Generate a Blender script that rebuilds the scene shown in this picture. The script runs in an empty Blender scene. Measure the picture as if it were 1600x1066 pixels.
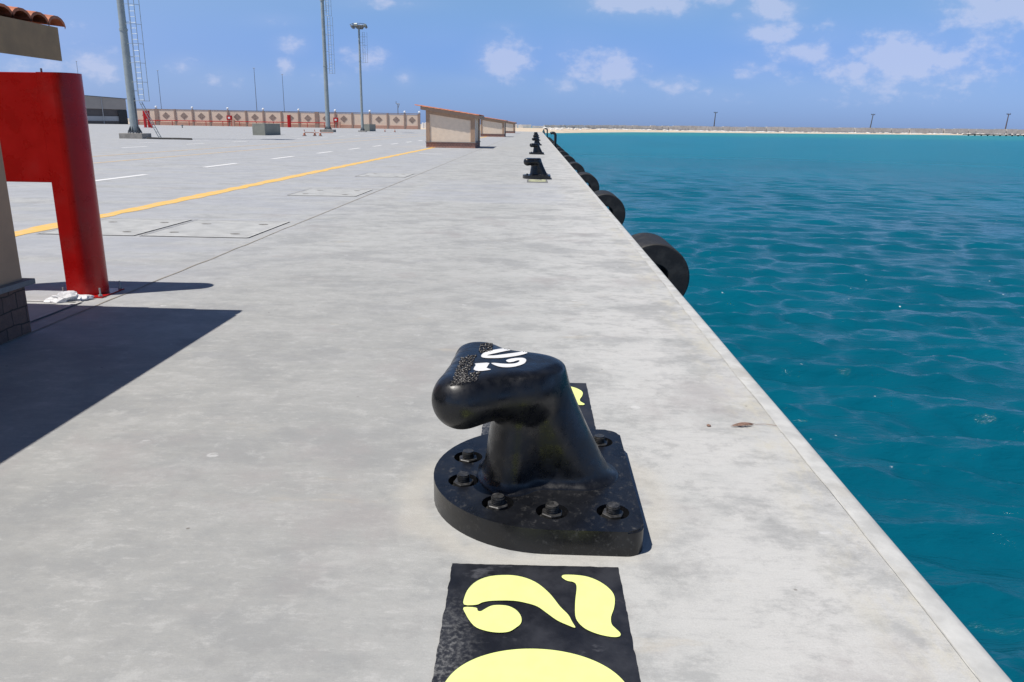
import bpy, bmesh, math, random
import numpy as np
from math import sin, cos, pi, radians, atan, sqrt, floor
from mathutils import Vector, Matrix, noise as mnoise
from mathutils.bvhtree import BVHTree
random.seed(7); np.random.seed(7)
SC = bpy.context.scene
# ------------------------------------------------------------------ camera
H = 1.5; FPX = 1200.0; ROLL = radians(.92); PITCH = radians(15.6596); YAW = radians(1.5675)
Fv = Vector((-sin(YAW)*cos(PITCH), cos(YAW)*cos(PITCH), -sin(PITCH)))
Rv = Vector((cos(YAW), sin(YAW), 0)); Uv = Rv.cross(Fv)
cam_d = bpy.data.cameras.new('camera'); cam = bpy.data.objects.new('camera', cam_d)
SC.collection.objects.link(cam); SC.camera = cam
cam_d.sensor_width = 36; cam_d.lens = 36*FPX/1600; cam_d.clip_start = .05; cam_d.clip_end = 9000
R2 = Rv*cos(ROLL) + Uv*sin(ROLL); U2 = -Rv*sin(ROLL) + Uv*cos(ROLL)
cam.matrix_world = Matrix(((R2.x, U2.x, -Fv.x, 0), (R2.y, U2.y, -Fv.y, 0), (R2.z, U2.z, -Fv.z, H), (0, 0, 0, 1)))
def ray(x, y):
    return Fv*FPX + R2*(x-800) + U2*(533-y)
def onz(x, y, z=0.):
    d = ray(x, y); t = (z-H)/d.z; return Vector((0, 0, H)) + d*t
def zat(x, y, P):          # height of the sight line over ground point P
    d = ray(x, y); t = math.hypot(P[0], P[1])/math.hypot(d.x, d.y); return H + d.z*t
# ------------------------------------------------------------------ light
SUN = Vector((-.42, -.22, 1)).normalized()
sd = bpy.data.lights.new('sun', 'SUN'); sd.energy = 4.6; sd.angle = radians(.53); sd.color = (1, .95, .88)
so = bpy.data.objects.new('sun', sd); SC.collection.objects.link(so)
so.rotation_euler = (-SUN).to_track_quat('-Z', 'Y').to_euler()
SC.view_settings.view_transform = 'Standard'; SC.view_settings.look = 'None'
SC.view_settings.exposure = 0.0; SC.view_settings.gamma = 1
W = bpy.data.worlds.new('World'); SC.world = W; W.use_nodes = True
wn = W.node_tree.nodes; wl = W.node_tree.links; wn.clear()
def WN(t, **k):
    n = wn.new(t)
    for a, b in k.items(): setattr(n, a, b)
    return n
sky = WN('ShaderNodeTexSky', sky_type='NISHITA', sun_disc=False, sun_elevation=math.asin(SUN.z),
         sun_rotation=math.atan2(SUN.x, SUN.y), altitude=0, air_density=1.0, dust_density=.35, ozone_density=4.0)
bg = WN('ShaderNodeBackground'); bg.inputs[1].default_value = .10
wo = WN('ShaderNodeOutputWorld'); wl.new(bg.outputs[0], wo.inputs[0])
def M(op, a, b=None, c=None, clamp=False):
    n = WN('ShaderNodeMath', operation=op); n.use_clamp = clamp
    for i, v in enumerate((a, b, c)):
        if v is None: continue
        if isinstance(v, (int, float)): n.inputs[i].default_value = v
        else: wl.new(v, n.inputs[i])
    return n.outputs[0]
geo = WN('ShaderNodeTexCoord'); sep = WN('ShaderNodeSeparateXYZ'); wl.new(geo.outputs['Generated'], sep.inputs[0])
yy = M('MAXIMUM', M('ABSOLUTE', sep.outputs[1]), .02)
su = M('DIVIDE', sep.outputs[0], yy); sv = M('DIVIDE', sep.outputs[2], yy)
cmb = WN('ShaderNodeCombineXYZ'); wl.new(su, cmb.inputs[0]); wl.new(M('MULTIPLY', sv, 1.5), cmb.inputs[1])
n1 = WN('ShaderNodeTexNoise'); n1.inputs['Scale'].default_value = 34; n1.inputs['Detail'].default_value = 7
n1.inputs['Roughness'].default_value = .58; wl.new(cmb.outputs[0], n1.inputs['Vector'])
# clouds: (px, py, half width, half height, strength) of the photograph's small cumulus, as directions
CL = [(455,70,20,12,.8),(446,106,13,17,.55),(790,92,36,26,1.0),(788,42,24,7,.35),(632,122,13,10,.65),(570,92,30,17,.75),
      (948,110,48,22,.95),(930,88,30,12,.6),(1052,133,34,14,.6),(1000,2,72,17,1.1),(880,132,26,14,.55),(1410,92,72,34,1.0),(1330,110,45,24,.8),(1480,100,50,26,.8),
      (1250,82,46,15,.85),(1210,50,42,15,.85),(1205,14,40,20,.9),(1120,2,34,8,.7),(1158,25,14,10,.5),(1565,12,70,28,1.0),(1540,66,44,30,.6),
      (150,103,44,22,.8),(286,104,26,13,.5),(430,32,36,9,.35),(60,110,60,22,.5),(600,4,60,9,.5),(1240,130,60,20,.35),(340,125,50,18,.3),
      (760,128,55,10,.3),(520,120,45,16,.35),(960,135,90,16,.35),(1430,130,110,18,.5),(110,50,80,22,.3),(690,60,50,14,.12),(1290,60,60,22,.4),(1380,140,140,22,.45),(900,95,50,30,.4),(1100,150,90,14,.3),(1520,110,70,26,.5),(1190,110,50,18,.4),(820,80,40,20,.3)]
acc = None; k1 = 1.0
for (px, py, a, b, s) in CL:
    d = ray(px, py); u0, v0 = d.x/d.y, d.z/d.y
    sc = 1246/1200.
    A = a/1200.*1.25; B = b/1200.*1.25
    du = M('DIVIDE', M('SUBTRACT', su, u0), A); dv = M('DIVIDE', M('SUBTRACT', sv, v0), B)
    q = M('ADD', M('MULTIPLY', du, du), M('MULTIPLY', dv, dv))
    e = M('MULTIPLY', M('EXPONENT', M('MULTIPLY', q, -1.1)), s)
    acc = e if acc is None else M('MAXIMUM', acc, e)
cl = M('ADD', acc, M('MULTIPLY', M('MULTIPLY', M('SUBTRACT', n1.outputs[0], .5), 2.1), M('MINIMUM', M('MULTIPLY', acc, 4.0), 1.0)))
mr = WN('ShaderNodeMapRange'); mr.interpolation_type = 'SMOOTHSTEP'; mr.inputs[1].default_value = .26; mr.inputs[2].default_value = 1.0
wl.new(cl, mr.inputs[0])
soft = M('MULTIPLY', acc, .34)
msk = M('MULTIPLY', M('MINIMUM', M('ADD', mr.outputs[0], soft), 1.0), .54)
mx = WN('ShaderNodeMix', data_type='RGBA'); wl.new(msk, mx.inputs[0])
cr = WN('ShaderNodeValToRGB'); cr.color_ramp.interpolation = 'EASE'; wl.new(M('MULTIPLY', sep.outputs[2], 1.0), cr.inputs[0])
E_ = cr.color_ramp.elements; E_[0].position = 0.0; E_[0].color = (.42, .64, 1.42, 1); E_[1].position = 1.0; E_[1].color = (.36, .36, .40, 1)
for p_, c_ in ((.06, (.53, .71, 1.28)), (.17, (.84, .99, 1.19)), (.45, (.48, .55, .66))):
    e_ = cr.color_ramp.elements.new(p_); e_.color = (*c_, 1)
tint = WN('ShaderNodeMix', data_type='RGBA', blend_type='MULTIPLY'); tint.inputs[0].default_value = 1
wl.new(sky.outputs[0], tint.inputs[6]); wl.new(cr.outputs[0], tint.inputs[7])
# thin bright veil towards the left of the view
veil = WN('ShaderNodeMix', data_type='RGBA'); vr = WN('ShaderNodeMapRange'); vr.interpolation_type = 'SMOOTHSTEP'; vr.inputs[1].default_value = .0; vr.inputs[2].default_value = -.85; vr.inputs[4].default_value = .38
wl.new(su, vr.inputs[0]); fwd = M('MULTIPLY', vr.outputs[0], M('LESS_THAN', sv, 1.2)); wl.new(fwd, veil.inputs[0]); wl.new(tint.outputs[2], veil.inputs[6]); veil.inputs[7].default_value = (4.3, 5.3, 7.9, 1)
wl.new(veil.outputs[2], mx.inputs[6]); mx.inputs[7].default_value = (6.3, 6.7, 8.6, 1)
wl.new(mx.outputs[2], bg.inputs[0])
# ------------------------------------------------------------------ materials
def mat(name):
    m = bpy.data.materials.new(name); m.use_nodes = True
    nt = m.node_tree; b = nt.nodes['Principled BSDF']; return m, nt, b
class NT:
    def __init__(s, nt, coord='Object'):
        s.nt = nt; s.tc = nt.nodes.new('ShaderNodeTexCoord'); s.co = s.tc.outputs[coord]
    def n(s, t, **k):
        n = s.nt.nodes.new(t)
        for a, b in k.items(): setattr(n, a, b)
        return n
    def link(s, a, b): s.nt.links.new(a, b)
    def val(s, sock, v):
        if isinstance(v, (int, float)): sock.default_value = v
        elif isinstance(v, tuple): sock.default_value = v if len(v) == 4 or len(sock.default_value) == 3 else (*v, 1)
        else: s.link(v, sock)
    def noise(s, scale, detail=4, rough=.55, map=(1, 1, 1), dist=0, vec=None, off=(0, 0, 0)):
        mp = s.n('ShaderNodeMapping'); s.link(vec or s.co, mp.inputs[0]); mp.inputs[3].default_value = map; mp.inputs[1].default_value = off
        n = s.n('ShaderNodeTexNoise'); n.inputs['Scale'].default_value = scale; n.inputs['Detail'].default_value = detail
        n.inputs['Roughness'].default_value = rough; n.inputs['Distortion'].default_value = dist; s.link(mp.outputs[0], n.inputs[0]); return n.outputs[0]
    def rng(s, v, a, b, c=0., d=1., smooth=True):
        n = s.n('ShaderNodeMapRange'); n.interpolation_type = 'SMOOTHSTEP' if smooth else 'LINEAR'
        s.link(v, n.inputs[0]); n.inputs[1].default_value = a; n.inputs[2].default_value = b; n.inputs[3].default_value = c; n.inputs[4].default_value = d
        return n.outputs[0]
    def m(s, op, a, b=0., c=0.):
        n = s.n('ShaderNodeMath', operation=op); s.val(n.inputs[0], a); s.val(n.inputs[1], b); s.val(n.inputs[2], c); return n.outputs[0]
    def mix(s, f, a, b, mode='MIX'):
        n = s.n('ShaderNodeMix', data_type='RGBA', blend_type=mode); s.val(n.inputs[0], f); s.val(n.inputs[6], a); s.val(n.inputs[7], b); return n.outputs[2]
    def bump(s, h, strength, dist, prev=None):
        n = s.n('ShaderNodeBump'); n.inputs['Strength'].default_value = strength; n.inputs['Distance'].default_value = dist
        s.link(h, n.inputs['Height'])
        if prev is not None: s.link(prev, n.inputs['Normal'])
        return n.outputs[0]
    def xyz(s, v=None):
        n = s.n('ShaderNodeSeparateXYZ'); s.link(v or s.co, n.inputs[0]); return n.outputs
def simple(name, col, rough=.6, var=.15, nscale=8, bump=.1, bdist=.01, metal=0., spec=.5, dirt=None, dirt_amt=.4):
    m, nt, b = mat(name); T = NT(nt)
    n = T.noise(nscale, 6, .6); f = T.rng(n, .3, .7)
    c = T.mix(f, tuple(x*(1-var) for x in col), tuple(min(1, x*(1+var)) for x in col))
    if dirt:
        f2 = T.rng(T.noise(nscale*.45, 8, .65, off=(3, 1, 2)), .5, .68, 0, dirt_amt); c = T.mix(f2, c, dirt)
    T.link(c, b.inputs['Base Color'])
    T.link(T.rng(n, .3, .7, max(0, rough-.08), min(1, rough+.08)), b.inputs['Roughness'])
    b.inputs['Metallic'].default_value = metal; b.inputs['Specular IOR Level'].default_value = spec
    if bump: T.link(T.bump(T.noise(nscale*5, 5, .6), bump, bdist), b.inputs['Normal'])
    return m
def concrete(name, kind='apron'):
    m, nt, b = mat(name); T = NT(nt); x, y, z = T.xyz()
    big = T.noise(.45, 4, .6, (1, 1.3, 1)); mid = T.noise(2.6, 13, .76, (.85, 1.15, 1)); fine = T.noise(13, 9, .8, (.6, 1.9, 1))
    blot = T.noise(1.1, 10, .7, (.9, 1.2, 1), off=(5, 1, 0)); grain = T.noise(160, 3, .7)
    c = T.mix(T.rng(big, .3, .7), (.450, .457, .443), (.515, .520, .503))
    # greyer trowelled area on the left foreground, paler towards the edge
    c = T.mix(T.m('MULTIPLY', T.rng(x, .5, -1.0), T.rng(y, 11, 3.5, .25, .75)), c, (.335, .335, .322))
    c = T.mix(T.m('MULTIPLY', T.rng(x, -.3, 1.1, 0, .75), T.rng(T.noise(1.3, 8, .7, off=(1, 9, 0)), .3, .6)), c, (.60, .592, .57))
    c = T.mix(T.rng(mid, .49, .62, 0, .6), c, (.31, .317, .315)); c = T.mix(T.rng(mid, .5, .36, 0, .26), c, (.59, .585, .565))
    c = T.mix(T.rng(fine, .5, .68, 0, .42), c, (.32, .325, .325)); c = T.mix(T.rng(fine, .48, .32, 0, .42), c, (.62, .615, .60))
    c = T.mix(T.rng(blot, .49, .60, 0, .55), c, (.285, .29, .29))
    b3 = T.noise(5.5, 11, .78, (1, 1.1, 1), off=(11, 2, 0)); c = T.mix(T.rng(b3, .52, .64, 0, .44), c, (.30, .30, .295)); c = T.mix(T.rng(b3, .47, .36, 0, .3), c, (.60, .60, .58))
    ln = T.noise(3.0, 8, .7, (.25, 3.5, 1), off=(1, 6, 0)); c = T.mix(T.rng(ln, .58, .70, 0, .35), c, (.30, .305, .305))
    # faint purple-brown and ochre stains
    c = T.mix(T.rng(T.noise(.9, 8, .68, off=(7, 3, 0)), .54, .68, 0, .5), c, (.355, .33, .325))
    c = T.mix(T.rng(T.noise(1.5, 8, .7, (.6, 1.6, 1), off=(2, 13, 0)), .6, .72, 0, .4), c, (.50, .44, .34))
    # cream cement bloom beside the cope
    cream = T.m('MULTIPLY', T.m('MULTIPLY', T.rng(x, .98, 1.24), T.rng(T.noise(2.6, 9, .78, (2.0, .9, 1)), .44, .66)), .7)
    c = T.mix(cream, c, (.555, .525, .43))
    # bluish sky reflection put into the lane side's colour, and one separate pour farther up the quay
    wb = T.m('MULTIPLY', T.m('SUBTRACT', T.noise(1.6, 4, .6, off=(3, 3, 0)), .5), .9); xw = T.m('ADD', x, wb); yw = T.m('ADD', y, wb)
    pour = T.m('MULTIPLY', T.m('MULTIPLY', T.rng(yw, 15.4, 15.6), T.rng(yw, 24, 19)), T.m('MULTIPLY', T.rng(xw, -3.0, -2.7), T.rng(xw, .75, .45)))
    sheen_pour = T.m('MAXIMUM', T.m('MULTIPLY', pour, .5), T.rng(x, -2.2, -5, 0, .55))
    bl = T.m('MULTIPLY', sheen_pour, T.rng(T.noise(.6, 8, .7, (.5, 2, 1), off=(4, 4, 0)), .32, .6))
    c = T.mix(bl, c, (.40, .42, .47))
    # sandy ring of spilled grout around the nearest bollard
    dx = T.m('SUBTRACT', x, .03); dy = T.m('SUBTRACT', y, 2.95)
    wob = T.m('MULTIPLY', T.m('SUBTRACT', T.noise(4, 5, .6), .5), .25)
    rr = T.m('ADD', T.m('SQRT', T.m('ADD', T.m('MULTIPLY', dx, dx), T.m('MULTIPLY', dy, dy))), wob)
    ring = T.m('MULTIPLY', T.rng(rr, .44, .5), T.rng(rr, .64, .52)); c = T.mix(T.m('MULTIPLY', ring, .38), c, (.57, .54, .47))
    # specks
    v = T.n('ShaderNodeTexVoronoi'); v.inputs['Scale'].default_value = 5.5; T.link(T.co, v.inputs[0])
    sp = T.m('MULTIPLY', T.rng(v.outputs['Distance'], .055, .03), T.rng(T.noise(1.1, 3, .5, off=(2, 8, 0)), .5, .58))
    c = T.mix(T.m('MULTIPLY', sp, .7), c, (.13, .11, .09))
    v2 = T.n('ShaderNodeTexVoronoi'); v2.inputs['Scale'].default_value = 2.3; T.link(T.co, v2.inputs[0])
    sp2 = T.m('MULTIPLY', T.rng(v2.outputs['Distance'], .075, .05), T.rng(fine, .45, .55)); c = T.mix(T.m('MULTIPLY', sp2, .55), c, (.70, .70, .69))
    c = T.mix(T.rng(grain, .35, .65, 0, .16), c, (.25, .25, .25))
    T.link(c, b.inputs['Base Color'])
    T.link(T.rng(mid, .3, .7, .62, .85), b.inputs['Roughness']); b.inputs['Specular IOR Level'].default_value = .4
    bm = T.bump(fine, .35, .008); T.link(T.bump(grain, .15, .002, bm), b.inputs['Normal'])
    return m
MT = {}
MT['apron'] = concrete('apron_concrete')
MT['edge'] = simple('edge_concrete', (.54, .54, .52), .78, .14, 6, .3, .004, dirt=(.42, .40, .35), dirt_amt=.5)
MT['cover'] = simple('cover_concrete', (.44, .445, .435), .78, .14, 3, .25, .004, dirt=(.40, .41, .42), dirt_amt=.6)
MT['groove'] = simple('joint_filler', (.25, .24, .225), .9, .3, 20, 0)
MT['groovelight'] = simple('frame_mortar', (.49, .49, .475), .8, .15, 10, 0)
MT['black'] = None
def black_paint(name, dusty):
    m, nt, b = mat(name); T = NT(nt); x, y, z = T.xyz()
    n = T.noise(7, 6, .6); fine = T.noise(60, 5, .7); sc = T.noise(38, 9, .8, (1, .7, 1), .15)
    c = T.mix(T.rng(n, .3, .7), (.005, .0055, .007), (.010, .011, .014))
    if dusty:
        f = T.m('MULTIPLY', T.rng(sc, .52, .74, 0, 1), T.m('ADD', T.rng(T.noise(3.2, 4, .6, off=(1.3, .2, 0)), .4, .66, .1, .8), T.rng(x, -.1, .35, 0, .5)))
        c = T.mix(T.m('MULTIPLY', f, dusty), c, (.17, .165, .155))
        r = T.m('ADD', T.m('MULTIPLY', f, .45), T.rng(n, .3, .7, .24, .42))
    else:
        f = T.m('MULTIPLY', T.rng(sc, .56, .72, 0, 1), T.rng(z, .5, .12, 0.25, 1))
        c = T.mix(T.m('MULTIPLY', f, .32), c, (.15, .15, .145))
        r = T.m('ADD', T.m('MULTIPLY', f, .4), T.rng(T.noise(14, 8, .7), .35, .65, .2, .46))
    T.link(c, b.inputs['Base Color']); T.link(r, b.inputs['Roughness'])
    b.inputs['Specular IOR Level'].default_value = .5
    T.link(T.bump(fine, .12, .003, T.bump(T.noise(9, 3, .5), .25, .006)), b.inputs['Normal'])
    return m
MT['black'] = black_paint('glossy_black_cast_iron', 0); MT['plate'] = black_paint('dusty_black_cast_iron', .7)
MT['bolt'] = simple('greyed_black_bolt', (.028, .028, .028), .42, .5, 60, .2, .002, dirt=(.13, .125, .12), dirt_amt=.5)
MT['white_paint'] = simple('white_paint', (.80, .80, .79), .45, .05, 20, .05, .001)
def plaque():
    m, nt, b = mat('black_ground_paint'); T = NT(nt); x, y, z = T.xyz()
    a = T.noise(5, 7, .65); p = T.noise(14, 6, .6, off=(3, 2, 0)); s = T.noise(70, 5, .75)
    c = T.mix(T.rng(a, .35, .7), (.011, .012, .016), (.028, .03, .038))
    c = T.mix(T.rng(p, .66, .69, 0, .22), c, (.09, .09, .095))
    dust = T.m('MULTIPLY', T.m('MULTIPLY', T.rng(x, -.1, -.27), T.rng(y, -.1, -.5)), T.rng(s, .42, .68)); c = T.mix(T.m('MULTIPLY', dust, .6), c, (.33, .33, .32))
    wear = T.m('MULTIPLY', T.rng(T.noise(4, 7, .65, (1, 2, 1), off=(9, 4, 0)), .6, .7), .3); c = T.mix(wear, c, (.24, .245, .27))
    T.link(c, b.inputs['Base Color']); T.link(T.rng(a, .3, .7, .35, .6), b.inputs['Roughness'])
    T.link(T.bump(T.noise(30, 6, .7), .2, .003), b.inputs['Normal']); return m
MT['plaque'] = plaque()
MT['lime'] = simple('lime_yellow_paint', (.86, .95, .33), .55, .03, 12, .06, .001, dirt=(.66, .72, .34), dirt_amt=.6)
def road_paint(name, col, wear=.5):
    m, nt, b = mat(name); T = NT(nt)
    f = T.rng(T.noise(5, 8, .7, (1, 1, 1)), .5, .64, 0, wear); c = T.mix(f, col, (.52, .51, .49)); T.link(c, b.inputs['Base Color']); b.inputs['Roughness'].default_value = .7; return m
MT['yellow'] = road_paint('yellow_road_paint', (.80, .50, .13), .5)
MT['oldyellow'] = road_paint('faded_yellow_road_paint', (.62, .47, .28), .9)
MT['whiteline'] = road_paint('white_road_paint', (.80, .80, .79), .35)
MT['red'] = simple('red_gloss_paint', (.46, .006, .005), .30, .10, 5, .05, .002, dirt=(.36, .05, .045), dirt_amt=.35, spec=.4)
MT['rubber'] = simple('black_rubber', (.018, .018, .019), .7, .25, 6, .4, .01, dirt=(.06, .058, .055), dirt_amt=.6)
MT['rubbertop'] = MT['rubber']
MT['galv'] = simple('galvanised_steel', (.36, .40, .39), .5, .1, 2, .05, .002, metal=.25)
MT['steeldark'] = simple('dark_steel', (.16, .17, .18), .5, .2, 4, 0, metal=.3)
MT['pedestal'] = simple('old_concrete', (.30, .28, .25), .85, .2, 2, .4, .02)
MT['block'] = simple('olive_grey_concrete', (.30, .30, .25), .85, .12, 1.2, .3, .02, dirt=(.22, .22, .19), dirt_amt=.5)
MT['tan'] = simple('tan_stucco', (.52, .325, .20), .88, .06, 6, .35, .004, dirt=(.42, .26, .16), dirt_amt=.4)
MT['cream'] = simple('cream_stucco', (.84, .68, .52), .88, .05, 4, .3, .004)
MT['brownpaint'] = simple('brown_painted_plaster', (.42, .28, .19), .8, .1, 6, .2, .003)
MT['soffit'] = simple('grey_brown_fascia', (.40, .26, .145), .85, .14, 5, .3, .004)
MT['terra'] = simple('terracotta_tile', (.52, .17, .08), .7, .3, 9, .3, .005, dirt=(.60, .36, .26), dirt_amt=.5)
MT['sill'] = simple('grey_stone_sill', (.22, .21, .205), .7, .15, 9, .2, .003)
def stone(name, c1, c2, sx=4.0):
    m, nt, b = mat(name); T = NT(nt); x, y, z = T.xyz()
    cb = T.n('ShaderNodeCombineXYZ'); T.link(T.m('ADD', x, y), cb.inputs[0]); T.link(z, cb.inputs[1])
    wv = T.n('ShaderNodeVectorMath', operation='ADD'); T.link(cb.outputs[0], wv.inputs[0])
    nn = T.n('ShaderNodeTexNoise'); nn.inputs['Scale'].default_value = 7; T.link(cb.outputs[0], nn.inputs[0])
    sc = T.n('ShaderNodeVectorMath', operation='SCALE'); T.link(nn.outputs[1], sc.inputs[0]); sc.inputs['Scale'].default_value = .05; T.link(sc.outputs[0], wv.inputs[1])
    br = T.n('ShaderNodeTexBrick'); T.link(wv.outputs[0], br.inputs[0]); br.inputs['Scale'].default_value = sx
    br.inputs['Mortar Size'].default_value = .02; br.inputs['Mortar Smooth'].default_value = .3; br.inputs['Brick Width'].default_value = .62; br.inputs['Row Height'].default_value = .45
    br.inputs['Color1'].default_value = (*c1, 1); br.inputs['Color2'].default_value = (*c2, 1); br.inputs['Mortar'].default_value = (.05, .04, .035, 1); br.inputs['Bias'].default_value = 0
    c = T.mix(T.rng(T.noise(18, 7, .7), .35, .7, 0, .5), br.outputs[0], (.12, .08, .065)); T.link(c, b.inputs['Base Color']); b.inputs['Roughness'].default_value = .85
    hh = T.m('SUBTRACT', T.noise(16, 6, .65), T.m('MULTIPLY', br.outputs[1], 1.2)); T.link(T.bump(hh, .8, .02), b.inputs['Normal']); return m
MT['stone'] = stone('rough_brown_stone', (.24, .135, .10), (.15, .095, .08))
MT['pinkstone'] = stone('pink_stone_cladding', (.50, .25, .19), (.40, .22, .17), 3)
MT['wall'] = simple('pinkish_cream_wall', (.78, .60, .46), .85, .04, .6, .1, .02)
MT['wallbase'] = simple('pink_brown_wall_base', (.52, .30, .22), .85, .08, .5, .1, .02)
MT['wallpost'] = simple('brown_wall_pilaster', (.33, .235, .19), .85, .08, 1, 0)
MT['diamond'] = simple('brown_diamond_tile', (.30, .22, .18), .8, .25, 2, 0)
MT['sand'] = simple('beach_sand', (.64, .53, .40), .95, .1, .05, .1, .3, dirt=(.50, .43, .34), dirt_amt=.6)
MT['orange'] = simple('faded_orange_plastic', (.45, .17, .10), .6, .1, 8, 0)
MT['lampwhite'] = simple('white_globe', (.85, .85, .84), .4, .02, 5, 0)
MT['hangar'] = simple('grey_beige_cladding', (.40, .36, .32), .8, .05, .5, 0)
MT['hangarlow'] = simple('pale_grey_panel', (.42, .43, .44), .7, .05, .5, 0)
MT['darkglass'] = simple('dark_window_band', (.10, .085, .08), .35, .1, 1, 0)
MT['darkdoor'] = simple('dark_door_paint', (.03, .032, .035), .6, .1, 1, 0)
def rockwall():  # block colours lightened in place of distance haze, with weathered patches
    m, nt, b = mat('weathered_hazy_blocks'); T = NT(nt)
    n = T.noise(.03, 6, .7, (1, 1, 3)); n2 = T.noise(.35, 6, .75, (1, 1, .6))
    c = T.mix(T.rng(n, .35, .65), (.88, .85, .80), (.74, .71, .66)); c = T.mix(T.rng(n2, .45, .65, 0, .6), c, (.54, .51, .48)); T.link(c, b.inputs['Base Color']); b.inputs['Roughness'].default_value = .9; return m
MT['rock'] = rockwall()
MT['rockdark'] = simple('dark_wet_rock', (.10, .095, .085), .9, .4, .3, 0)
MT['bag'] = simple('crumpled_white_plastic', (.66, .67, .69), .35, .03, 10, .1, .005)
MT['wood'] = simple('dry_brown_bark', (.26, .16, .12), .85, .3, 30, .3, .003)
MT['poleblack'] = simple('black_painted_pipe', (.012, .016, .02), .4, .2, 5, 0)
MT['polewood'] = simple('weathered_pole_wood', (.16, .12, .11), .85, .2, .5, 0)
def seam():
    m, nt, b = mat('sea_water'); T = NT(nt); x, y, z = T.xyz()
    ds = T.m('SQRT', T.m('ADD', T.m('MULTIPLY', x, x), T.m('MULTIPLY', y, y)))
    # shallow water over sand in front of the beach, deeper blue elsewhere
    shore = T.m('SUBTRACT', y, T.m('MULTIPLY', x, .35))
    f = T.rng(T.m('ADD', shore, T.m('MULTIPLY', T.noise(.01, 3, .5), 120)), 360, 500)
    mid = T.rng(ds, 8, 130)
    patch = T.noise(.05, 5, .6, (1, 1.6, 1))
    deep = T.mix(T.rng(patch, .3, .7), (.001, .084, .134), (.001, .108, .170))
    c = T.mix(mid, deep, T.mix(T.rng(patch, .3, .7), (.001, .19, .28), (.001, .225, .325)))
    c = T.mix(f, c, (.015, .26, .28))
    vf = T.n('ShaderNodeTexVoronoi'); vf.inputs['Scale'].default_value = 3.4; T.link(T.co, vf.inputs[0])
    fl = T.m('MULTIPLY', T.rng(vf.outputs['Distance'], .09, .05), T.rng(T.noise(.42, 4, .6, off=(4, 1, 0)), .52, .60)); fl = T.m('MULTIPLY', fl, T.rng(T.noise(16, 3, .6), .45, .55))
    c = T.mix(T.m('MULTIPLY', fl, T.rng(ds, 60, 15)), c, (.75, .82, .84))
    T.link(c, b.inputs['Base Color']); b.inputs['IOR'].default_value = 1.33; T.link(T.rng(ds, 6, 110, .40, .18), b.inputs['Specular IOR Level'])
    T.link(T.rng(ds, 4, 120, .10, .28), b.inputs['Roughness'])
    h1 = T.noise(6, 6, .6, (.6, 1.7, 1), .2); h2 = T.noise(1.5, 5, .55, (.55, 1.7, 1), .2)
    h3 = T.noise(.35, 6, .7, (.5, 1.5, 1)); b0 = T.bump(T.m('MULTIPLY', h3, T.rng(ds, 25, 90)), 1.0, 1.6); b1 = T.bump(h2, .6, .13, b0); b2 = T.bump(h1, .7, .04, b1)
    T.link(b2, b.inputs['Normal'])
    return m
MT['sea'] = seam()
# ------------------------------------------------------------------ helpers
COL = SC.collection
def mesh_obj(name, bm, m, parent=None, smooth=False):
    me = bpy.data.meshes.new(name); bm.to_mesh(me); bm.free()
    if m is not None: me.materials.append(m)
    if smooth:
        me.polygons.foreach_set('use_smooth', [True]*len(me.polygons))
    o = bpy.data.objects.new(name, me); COL.objects.link(o)
    if parent is not None: o.parent = parent
    return o
def autosm(o, ang=40):
    me = o.data; me.polygons.foreach_set('use_smooth', [True]*len(me.polygons))
    bm = bmesh.new(); bm.from_mesh(me)
    for e in bm.edges:
        if len(e.link_faces) == 2 and e.calc_face_angle(0) > radians(ang): e.smooth = False
    bm.to_mesh(me); bm.free(); return o
def tag(o, label, cat, group=None):
    o['label'] = label; o['category'] = cat
    if group: o['group'] = group
    return o
def thing(name, label, cat, loc=(0, 0, 0), rz=0, group=None):
    o = bpy.data.objects.new(name, None); COL.objects.link(o); o.location = loc; o.rotation_euler = (0, 0, rz)
    o.empty_display_size = .1
    return tag(o, label, cat, group)
def struct(o): o['kind'] = 'structure'; return o
def box(bm, x0, x1, y0, y1, z0, z1, bevel=0, rot=None):
    r = bmesh.ops.create_cube(bm, size=1); vs = r['verts']
    for v in vs:
        v.co = Vector((x0+(v.co.x+.5)*(x1-x0), y0+(v.co.y+.5)*(y1-y0), z0+(v.co.z+.5)*(z1-z0)))
    if bevel:
        es = list({e for v in vs for e in v.link_edges}); bmesh.ops.bevel(bm, geom=es, offset=bevel, segments=2, affect='EDGES', profile=.6)
    return vs
def tube(bm, pts, r, seg=8, caps=True):
    pts = [Vector(p) for p in pts]; rs = r if isinstance(r, (list, tuple)) else [r]*len(pts)
    rings = []; up = None
    for i, p in enumerate(pts):
        t = (pts[min(i+1, len(pts)-1)]-pts[max(i-1, 0)]).normalized()
        if up is None: up = Vector((0, 0, 1)) if abs(t.z) < .9 else Vector((1, 0, 0))
        a = t.cross(up).normalized(); bvec = a.cross(t).normalized(); up = bvec
        rings.append([bm.verts.new(p + (a*cos(2*pi*k/seg) + bvec*sin(2*pi*k/seg))*rs[i]) for k in range(seg)])
    for i in range(len(rings)-1):
        for k in range(seg): bm.faces.new((rings[i][k], rings[i+1][k], rings[i+1][(k+1) % seg], rings[i][(k+1) % seg]))
    if caps: bm.faces.new(rings[0]); bm.faces.new(rings[-1][::-1])
    return bm
def prism(bm, pts, z0, z1):
    lo = [bm.verts.new((p[0], p[1], z0)) for p in pts]; hi = [bm.verts.new((p[0], p[1], z1)) for p in pts]; n = len(pts)
    fb = bm.faces.new(lo[::-1]); ft = bm.faces.new(hi); side = []
    for i in range(n): side.append(bm.faces.new((lo[i], lo[(i+1) % n], hi[(i+1) % n], hi[i])))
    return lo, hi, ft
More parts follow.
